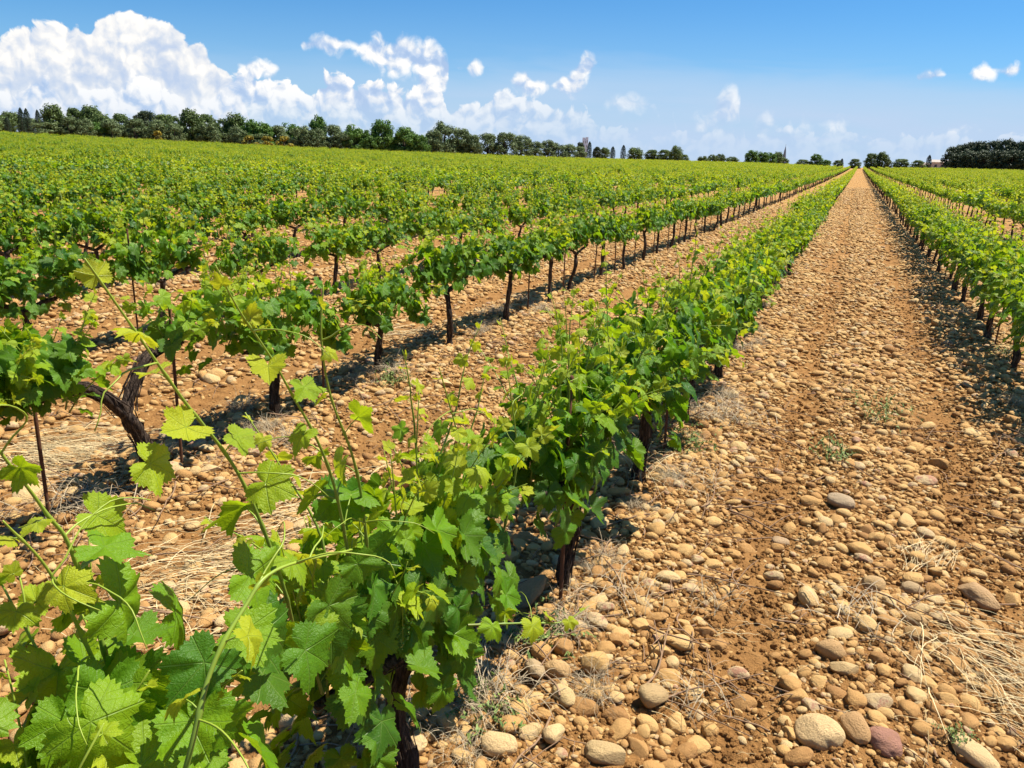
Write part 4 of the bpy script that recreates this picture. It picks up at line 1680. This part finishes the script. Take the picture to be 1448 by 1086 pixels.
place("weed", tuft_mesh("weed", 26, 30, .15, .06, .3, WEED, .0018, None, 6), 680, 1015, "dark green weed in the shade of the nearest trunk", "weed", GW)
place("weed", tuft_mesh("weed", 27, 30, .2, .06, .3, WEED, .0018, None, 6), 1180, 650, "sparse green weed left of the tall mid-alley weed", "weed", GW)
place("weed", tuft_mesh("weed", 28, 40, .25, .08, .2, WEED, .002, None, 5), 1425, 510, "green weed at the foot of the right row", "weed", GW)


def twig(seed, px, py, rz, L, label):
    rng = np.random.default_rng(seed)
    parts = []
    pts = [np.zeros(3)]
    d = np.array([1, 0, .03])
    for k in range(6):
        d = unit(d + rng.normal(0, .16, 3) * [1, 1, .25])
        pts.append(pts[-1] + d * L / 6)
    for q in pts:
        q[2] = max(.006, q[2])
    parts.append(tube(smooth_path(pts, 16), np.linspace(.0042, .0022, 16), 6, TWIG, 0, .2, seed))
    b = pts[3]
    e = b + np.array([.2, rng.choice([-1, 1]) * .2, .06]) * L * 1.6
    parts.append(tube(smooth_path([b, (b + e) / 2 + rng.normal(0, .01, 3), e], 8), np.linspace(.003, .0016, 8), 5, TWIG, 0, .2, seed))
    x, y = gp(px, py)
    o = link("dry_twig", mesh_np("dry_twig", parts))
    o.location = (x, y, gz(x, y) + .03)
    o.rotation_euler = (0, 0, rz)
    tag(o, label, "twig", "dry vine prunings on the ground")


twig(1, 912, 985, 1.2, .36, "forked dry twig lying on the red soil right of the golden egg-shaped cobble")
twig(2, 790, 1010, 2.2, .3, "dry twig among the pale cobbles at the bottom edge")
twig(3, 250, 700, -.5, .45, "thin dry twig on the stones right of the forked trunk")
twig(4, 220, 790, .7, .4, "dry twig lying on cobbles below the forked trunk")
twig(5, 1090, 880, .3, .18, "short dry twig in the middle of the alley")
twig(6, 880, 870, 1.6, .3, "dry twig sticking up beside the grey grass tuft")

# loose litter: bits of cane and straw between the stones
bits = []
for q in range(3):
    o = link("straw_bit", tuft_mesh("straw_bit", 60 + q, 3, .16, .02, .92, STRAW, .0014, (1, 0)))
    x, y = gp((1130, 1010, 930)[q], (960, 900, 1010)[q])
    o.location = (x, y, gz(x, y) + .02)
    tag(o, "a few loose straw blades lying on the stones in the front of the alley", "straw", "loose straw bits")
    bits.append([o])
for o in [o for o in bpy.data.objects if o.get('label', '').startswith('wiry grey grass tuft')]:
    bits.append([o])
for o in [o for o in bpy.data.objects if o.name.startswith('dry_twig')][:3]:
    bits.append([o])
PL, SL, QL, IL = [], [], [], []
for (x0_, x1_, y0_, y1_, n_) in ((-.9, 1.6, 1.6, 6, 70), (-3.6, -.7, .8, 9, 60), (-.9, 1.6, 6, 12, 20), (-8, -3.4, 1.5, 9, 20)):
    for _ in range(int((x1_ - x0_) * (y1_ - y0_) * n_)):
        x, y = rst.uniform(x0_, x1_), rst.uniform(y0_, y1_)
        near_row = abs(((x - ROW0) / ROWSP + .5) % 1 - .5) * ROWSP
        if math.atan2(x, y) < R_(-66) or (near_row > .55 and rst.random() < .6):
            continue
        q = int(rst.integers(0, 8))
        if q in (3, 4) and (near_row > .35 or rst.random() < .45):
            continue
        PL.append((x, y, gz(x, y) + .012)); IL.append(q)
        k = rst.uniform(.5, 1.1) if q < 3 else rst.uniform(.3, .8) if q < 5 else rst.uniform(.15, .5)
        SL.append((k, k, k)); QL.append((rst.normal(0, .12), rst.normal(0, .12), rst.uniform(0, 6.28)))
instancer("loose_litter", PL, SL, QL, IL, bits, "bits of straw and dry cane littering the stones", "litter")


# thin rusty iron stakes beside some vines
def stake(x, y, h, label, lean=0.0):
    p = [tube(np.array([[0, 0, -.1], [lean * .5, 0, h * .5], [lean, 0, h]]), .0085, 8, RUST, 0, .12, x),
         tube(np.array([[lean, 0, h - .012], [lean, 0, h]]), np.array([.0105, .0105]), 8, RUST)]
    o = link("vine_stake", mesh_np("vine_stake", p))
    o.location = (x, y, gz(x, y))
    tag(o, label, "stake", "iron stakes tied to the vines")


stake(-3.2, 2.92, .95, "thin rusty stake just right of the forked vine trunk", .02)
stake(-3.3, 4.33, .9, "red-brown stake left of the third vine of the row with the forked vine", .01)
stake(-3.3, 2.2, .9, "thin rusty stake left of the fork of the old vine", .02)
stake(-.86, 2.62, .95, "thin rusty stake pressed against the third trunk of the centre row", -.01)
stake(-.86, 4.5, .9, "dark stake close behind the fourth trunk of the centre row", -.01)
for q in range(14):
    yy = 11.9 + q * 1.22
    stake(1.56 + .03 * math.sin(q * 2.1), yy, .85 + .05 * math.sin(q), "dark stake in the row right of the alley, %s one counting from the front" % ordinal(q + 2), .03 * math.sin(q * 1.3))
for q in range(10):
    yy = 9.4 + q * 1.22
    stake(-3.3 + .03 * math.sin(q * 1.7), yy, .85, "dark stake in the first row left of the centre row, %s one from front" % ordinal(q + 3), .03 * math.sin(q * 2.3))
stake(1.56, 9.2, .9, "dark stake in the row right of the alley, nearest one", .02)
stake(1.57, 10.7, .9, "dark leaning stake in the row right of the alley, second one", .06)
stake(-3.3, 8.2, .9, "dark stake between the fifth and sixth vines of the row with the forked vine", .0)
stake(-5.75, 4.9, 1.0, "dark stake behind the forked vine, in the next row", .0)


# ------------------------------------------------------------------ trees on the skyline
def tree_meshes(seed, kind):
    """unit tree: height 1, crown width about 1 (scaled per tree)"""
    rng = np.random.default_rng(seed)
    F = {'oak': OAK, 'olive': OLIVE, 'leafy': LEAFY, 'cypress': CYP, 'pine': PINE, 'broom': BROOM}[kind]
    n, leaf, clumps = {'oak': (6600, .030, 66), 'olive': (6600, .026, 66), 'leafy': (6600, .031, 62), 'cypress': (2600, .03, 0), 'pine': (7000, .027, 66), 'broom': (1400, .06, 14)}[kind]
    pos = []
    limbs = []
    if kind == 'cypress':
        z = rng.uniform(.03, 1, n) ** .9
        prof = .5 * np.sin(np.clip((1 - z), 0, 1) ** .75 * 2.2) ** .8
        a = rng.uniform(0, 6.28, n)
        rr = prof * np.sqrt(rng.uniform(.35, 1, n)) * (1 + .12 * np.sin(a * 3 + z * 9))
        pos = np.column_stack([rr * np.cos(a), rr * np.sin(a), z])
        nor = np.column_stack([np.cos(a), np.sin(a), np.full(n, .5)]) + rng.normal(0, .35, (n, 3))
        trunk = [tube(np.array([[0, 0, -.02], [0, 0, .5], [0, 0, .95]]), np.array([.06, .04, .01]), 6, TRUNKWOOD)]
    else:
        lo = {'oak': .06, 'olive': .02, 'leafy': .03, 'pine': .08, 'broom': .0}[kind]
        cs = []
        for c in range(clumps):
            h = lo + (.97 - lo) * rng.uniform(0, 1) ** (.75 if kind == 'pine' else 1.0)
            R0 = .38 * math.sqrt(max(0.02, 1 - ((h - .4) / .62) ** 2)) if h > .4 else .38 * (.78 + .22 * h / .4)
            a, f = rng.uniform(0, 6.28), rng.uniform(.25, 1) ** .5
            q = np.array([math.cos(a) * R0 * f, math.sin(a) * R0 * f, max(h - .08, .05)])
            cs.append((q, rng.uniform(.09, .155)))
        per = n // clumps
        P_, N_ = [], []
        for (c, r) in cs:
            d = rng.normal(0, 1, (per, 3))
            d /= np.linalg.norm(d, axis=1, keepdims=True)
            rad = r * rng.uniform(.55, 1.12, (per, 1))
            P_.append(c + d * rad * [1, 1, .85])
            N_.append(d + rng.normal(0, .45, (per, 3)) + [0, 0, .2])
        pos = np.concatenate(P_); nor = np.concatenate(N_)
        pos[:, 2] = np.clip(pos[:, 2], lo * .6, 1.04)
        trunk = [tube(smooth_path([(0, 0, -.02), (rng.normal(0, .02), rng.normal(0, .02), max(lo, .2)), (rng.normal(0, .03), rng.normal(0, .03), .62)], 8), np.linspace(.045, .015, 8), 7, TRUNKWOOD, 0, .2, seed)]
        for c, r in cs[:9]:
            s = np.array([0, 0, max(lo, .2) * .9])
            trunk.append(tube(smooth_path([s, (s + c) / 2 + [0, 0, -.04], c], 6), np.linspace(.02, .005, 6), 5, TRUNKWOOD))
    K = len(pos)
    nor = nor / np.linalg.norm(nor, axis=1, keepdims=True)
    t1 = np.cross(nor, rng.normal(0, 1, (K, 3)))
    t1 /= np.linalg.norm(t1, axis=1, keepdims=True)
    t2 = np.cross(nor, t1)
    s = leaf * rng.uniform(.6, 1.3, (K, 1))
    V = np.stack([pos - t1 * s, pos + t2 * s * .6, pos + t1 * s, pos - t2 * s * .6], 1).reshape(-1, 3)
    Fc = np.arange(K * 4).reshape(-1, 4)
    at = np.zeros((K, 4, 3))
    at[..., 0] = rng.uniform(0, 1, (K, 1))
    return mesh_np('crown', [(V, Fc, F, None, at.reshape(-1, 3))], smooth=False), mesh_np('trunk', trunk)


OAK = mat_foliage("oak_foliage", (.045, .075, .018), (.145, .21, .055))
OLIVE = mat_foliage("olive_foliage", (.06, .095, .034), (.19, .245, .10), .15)
LEAFY = mat_foliage("leafy_foliage", (.04, .10, .016), (.13, .24, .04), .3)
CYP = mat_foliage("cypress_foliage", (.012, .026, .014), (.035, .06, .03), .1)
PINE = mat_foliage("pine_foliage", (.018, .034, .016), (.065, .095, .042), .08)
BROOM = mat_foliage("broom_foliage", (.08, .09, .02), (.42, .32, .03), .2)
TREEM = {}
for ki, kd in enumerate(('oak', 'olive', 'leafy', 'cypress', 'pine', 'broom')):
    TREEM[kd] = [tree_meshes(500 + ki * 10 + j, kd) for j in range(1 if kd == 'broom' else 3)]

# px of the trunk, py of the top, crown width in px, kind, metres beyond the field's edge
TREES = [(-30, 150, 40, 'oak', 20), (4, 163, 26, 'oak', 60), (14, 157, 30, 'oak', 70), (42, 166, 30, 'olive', 60), (9, 165, 8, 'cypress', 25), (28, 152, 9, 'cypress', 20), (36, 153, 9, 'cypress', 21), (52, 155, 8, 'cypress', 18),
         (72, 146, 31, 'oak', 10), (103, 151, 26, 'oak', 16), (127, 148, 32, 'oak', 16), (96, 163, 26, 'olive', 8), (118, 166, 28, 'olive', 7), (143, 160, 30, 'oak', 12), (155, 167, 28, 'olive', 7), (169, 159, 28, 'oak', 20),
         (189, 166, 32, 'olive', 8), (206, 156, 40, 'pine', 40), (212, 157, 5, 'cypress', 14), (232, 160, 34, 'oak', 24), (222, 168, 30, 'olive', 8), (248, 162, 30, 'oak', 18), (246, 172, 26, 'olive', 7), (269, 153, 36, 'oak', 10),
         (291, 160, 32, 'oak', 18), (292, 171, 32, 'olive', 7), (312, 166, 28, 'oak', 14), (331, 159, 34, 'oak', 13), (335, 177, 30, 'olive', 7), (352, 166, 32, 'leafy', 11), (371, 172, 32, 'leafy', 10), (392, 176, 30, 'olive', 12),
         (411, 173, 36, 'leafy', 14), (425, 176, 34, 'olive', 8), (449, 162, 28, 'leafy', 15), (446, 180, 32, 'olive', 7), (470, 175, 34, 'olive', 9), (487, 186, 24, 'olive', 6),
         (498, 175, 36, 'leafy', 7), (520, 182, 30, 'leafy', 7), (541, 166, 38, 'leafy', 8), (573, 178, 38, 'leafy', 7), (594, 188, 30, 'leafy', 6), (630, 170, 42, 'olive', 9), (614, 182, 30, 'olive', 7), (653, 180, 34, 'olive', 9), (669, 189, 28, 'olive', 6),
         (690, 187, 34, 'olive', 9), (716, 186, 40, 'olive', 6), (738, 190, 36, 'olive', 7), (758, 199, 26, 'olive', 5), (776, 197, 28, 'olive', 6), (791, 201, 26, 'olive', 4), (806, 203, 26, 'olive', 3), (820, 206, 22, 'olive', 2),
         (352, 191, 22, 'broom', 2), (378, 192, 20, 'broom', 2), (401, 192, 24, 'broom', 2), (222, 184, 14, 'broom', 3),
         (821, 200, 14, 'pine', 60), (834, 200, 8, 'cypress', 70), (845, 207, 14, 'pine', 80), (856, 208, 16, 'oak', 70), (867, 207, 8, 'cypress', 80), (882, 205, 8, 'cypress', 60), (899, 208, 26, 'oak', 30), (923, 211, 22, 'oak', 30), (940, 211, 24, 'oak', 28),
         (957, 205, 20, 'oak', 15), (968, 218, 16, 'oak', 15), (995, 220, 16, 'oak', 30), (1008, 218, 14, 'oak', 30), (1019, 217, 16, 'oak', 30), (1036, 221, 18, 'oak', 40), (1064, 211, 22, 'leafy', 20), (1079, 214, 22, 'leafy', 22), (1091, 215, 18, 'leafy', 25),
         (1101, 214, 16, 'oak', 30), (1108, 222, 16, 'oak', 40), (1136, 225, 20, 'oak', 30), (1155, 217, 18, 'leafy', 30), (1167, 225, 18, 'leafy', 30), (1186, 226, 14, 'oak', 40), (1191, 224, 5, 'cypress', 40), (1210, 224, 16, 'oak', 30),
         (1234, 216, 20, 'oak', 10), (1250, 214, 18, 'oak', 12), (1256, 225, 12, 'olive', 12), (1276, 224, 23, 'oak', 14), (1299, 226, 19, 'oak', 14), (1315, 219, 7, 'cypress', 20),
         (1351, 207, 26, 'pine', 20), (1363, 202, 26, 'pine', 24), (1376, 199, 26, 'pine', 30), (1388, 198, 26, 'pine', 22), (1405, 198, 28, 'pine', 30), (1423, 196, 26, 'pine', 24), (1440, 198, 28, 'pine', 26), (1456, 197, 28, 'pine', 24), (1480, 197, 34, 'pine', 24),
         (1355, 216, 24, 'pine', 14), (1374, 212, 26, 'pine', 14), (1395, 212, 28, 'pine', 14), (1416, 211, 28, 'pine', 14), (1436, 212, 28, 'pine', 14), (1454, 212, 28, 'pine', 14)]
KN = {'oak': ('evergreen_oak', 'dark round-crowned tree'), 'olive': ('olive_tree', 'grey-green bushy olive-like tree'), 'leafy': ('broadleaf_tree', 'fresh green leafy tree'),
      'cypress': ('cypress', 'slim dark cypress'), 'pine': ('pine_tree', 'blackish-green pine'), 'broom': ('flowering_bush', 'yellow-flowered bush')}
rt = np.random.default_rng(9)
TREES += [(64 + 25 * i, float(np.interp(64 + 25 * i, [0, 205, 415, 600, 700], [183, 194, 205, 213, 217])) - [17, 22, 15, 20][i % 4], 40, ['olive', 'oak', 'olive', 'leafy'][i % 4], 9 + 4 * (i % 3)) for i in range(25)]
tr_info = []
for (px, py, w, kd, off) in TREES:
    d = pix_dir(px, py)
    az = math.atan2(d[0], d[1])
    D = float(edge_dist(az)) + off
    hz = math.hypot(d[0], d[1])
    x, y = D * d[0] / hz, D * d[1] / hz
    zg = float(land(x, y))
    h = CAM_H + D * d[2] / hz - zg
    wid = w / PF * D * (1.0 if kd == 'cypress' else 1.08)
    tr_info.append((px, py, kd, x, y, zg, h, wid))
# wording: rank among the same kind within a stretch of the skyline
zones = [(-100, 62, "beside the far left cypresses"), (62, 160, "in the left end of the tree belt"), (160, 260, "in the tree belt behind the left field"), (260, 345, "around the tallest dark tree of the belt"),
         (345, 470, "behind the yellow bushes"), (470, 610, "in the green clump left of the olives"), (610, 700, "at the head of the olive hedge"), (700, 826, "in the low end of the olive hedge"), (826, 975, "on the skyline right of the pale tower"),
         (975, 1130, "on the skyline beside the thin spire"), (1130, 1225, "on the skyline left of the alley's end"), (1225, 1345, "on the skyline right of the alley's end"), (1345, 1600, "in the dark pine wood at the right")]
for zi, (a, b, phrase) in enumerate(zones):
    for kd in KN:
        mem = sorted([q for q in tr_info if a <= q[0] < b and q[2] == kd])
        for i, (px, py, kd_, x, y, zg, h, wid) in enumerate(mem):
            nm, desc = KN[kd]
            cr, tk = TREEM[kd][int(rt.integers(0, len(TREEM[kd])))]
            root = empty(nm, (x, y, zg - .05), rt.uniform(0, 6.28))
            root.scale = (wid, wid, h)
            link('trunk', tk, root)
            link('crown', cr, root)
            if len(mem) == 1:
                lab = "single %s %s" % (desc, phrase)
            else:
                pos = ORD[i] + " from left" if 0 < i < len(mem) - 1 else ("leftmost one" if i == 0 else "rightmost one")
                lab = "%s, %s %s" % (desc, pos, phrase)
            tag(root, lab, {'broom': 'bush'}.get(kd, 'tree'), "trees along the skyline")


# ------------------------------------------------------------------ far buildings
def boxes(name, bl, mat):
    V, F = [], []
    for (x0, x1, y0, y1, z0, z1) in bl:
        o = len(V)
        V += [(x0, y0, z0), (x1, y0, z0), (x1, y1, z0), (x0, y1, z0), (x0, y0, z1), (x1, y0, z1), (x1, y1, z1), (x0, y1, z1)]
        F += [[o, o + 3, o + 2, o + 1], [o + 4, o + 5, o + 6, o + 7], [o, o + 1, o + 5, o + 4], [o + 1, o + 2, o + 6, o + 5], [o + 2, o + 3, o + 7, o + 6], [o + 3, o, o + 4, o + 7]]
    return mesh_np(name, [(np.array(V, float), np.array(F), mat, None, None)], smooth=False)


def far_spot(px, py, D):
    d = pix_dir(px, py)
    hz = math.hypot(d[0], d[1])
    x, y = D * d[0] / hz, D * d[1] / hz
    return x, y, CAM_H + D * d[2] / hz


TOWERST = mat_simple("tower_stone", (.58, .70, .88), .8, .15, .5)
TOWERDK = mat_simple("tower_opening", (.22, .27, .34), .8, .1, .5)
x, y, zt = far_spot(828, 194, 700)
root = empty('ruined_tower', (x, y, 0), math.atan2(-x, y))
tag(root, "pale blue-grey ruined stone tower rising behind the end of the olive hedge", "tower")
w, dp = 2.5, 3.0
link('tower_wall', boxes('tower_wall', [(-w, w, -dp, dp, -2, zt - 2.2), (-w, -w + 2.3, -dp, dp, zt - 2.2, zt - .4), (w - 2.4, w, -dp, dp, zt - 2.2, zt), (-.4, .5, -dp, dp, zt - 2.2, zt - 1.2)], TOWERST), root)
for (a, b, c, e) in ((-1.9, -1.2, zt - 5, zt - 3), (-.2, .5, zt - 5.2, zt - 3), (1.3, 2.0, zt - 4.8, zt - 2.6), (-1.2, -.5, zt - 8.4, zt - 6.4), (.9, 1.6, zt - 8.4, zt - 6.4)):
    link('window', boxes('window', [(a, b, -dp - .03, -dp + .4, c, e)], TOWERDK), root)

SPIRE = mat_simple("spire_slate", (.16, .20, .26), .6, .15, .5)
x, y, zt = far_spot(1111, 207.5, 650)
root = empty('church_spire', (x, y, 0), math.atan2(-x, y))
tag(root, "thin dark tapering spire on the skyline right of the leafy clump", "spire")
link('spire_roof', mesh_np('spire_roof', [tube(np.array([[0, 0, zt * .42], [0, 0, zt * .8], [0, 0, zt]]), np.array([1.35, .75, .16]), 8, SPIRE)], smooth=False), root)
link('tower_wall', boxes('tower_wall', [(-1.3, 1.3, -1.3, 1.3, -1, zt * .425)], TOWERST), root)
link('finial', mesh_np('finial', [tube(np.array([[0, 0, zt], [0, 0, zt + 2.0]]), np.array([.12, .08]), 6, SPIRE)]), root)

HWALL = mat_simple("house_render", (.50, .42, .36), .85, .15, .6)
HROOF = mat_simple("roof_tile", (.40, .35, .31), .85, .25, 1.5)
HWIN = mat_simple("window_dark", (.05, .05, .06), .3, .1, 1)
x, y, zr = far_spot(1334, 226, 420)
root = empty('farmhouse', (x, y, float(land(x, y)) - .3), math.atan2(-x, y))
tag(root, "low pale farmhouse with a tiled roof left of the dark pine wood", "house")
zr -= float(land(x, y)) - .3
link('wall', boxes('wall', [(-4.5, 4.2, -3, 3, 0, zr - 1.1), (-9.5, -4.505, -2.4, 2.4, 0, zr - 2.2)], HWALL), root)
for (a, b, hw, z0, z1) in ((-4.8, 4.5, 3.4, zr - 1.15, zr), (-9.8, -4.52, 2.8, zr - 2.25, zr - 1.4)):
    V = np.array([(a, -hw, z0), (b, -hw, z0), (b, hw, z0), (a, hw, z0), (a, 0, z1), (b, 0, z1)], float)
    link('roof', mesh_np('roof', [(V, [np.array([[0, 1, 5, 4], [2, 3, 4, 5], [0, 3, 2, 1]]), np.array([[1, 2, 5], [3, 0, 4]])], HROOF, None, None)], smooth=False), root)
for a in (-3.2, -.6, 2.0, -7.6):
    link('window', boxes('window', [(a, a + 1.0, -3.04 if a > -5 else -2.44, -2.8 if a > -5 else -2.2, zr - 3.4, zr - 2.2 if a > -5 else zr - 2.6)], HWIN), root)
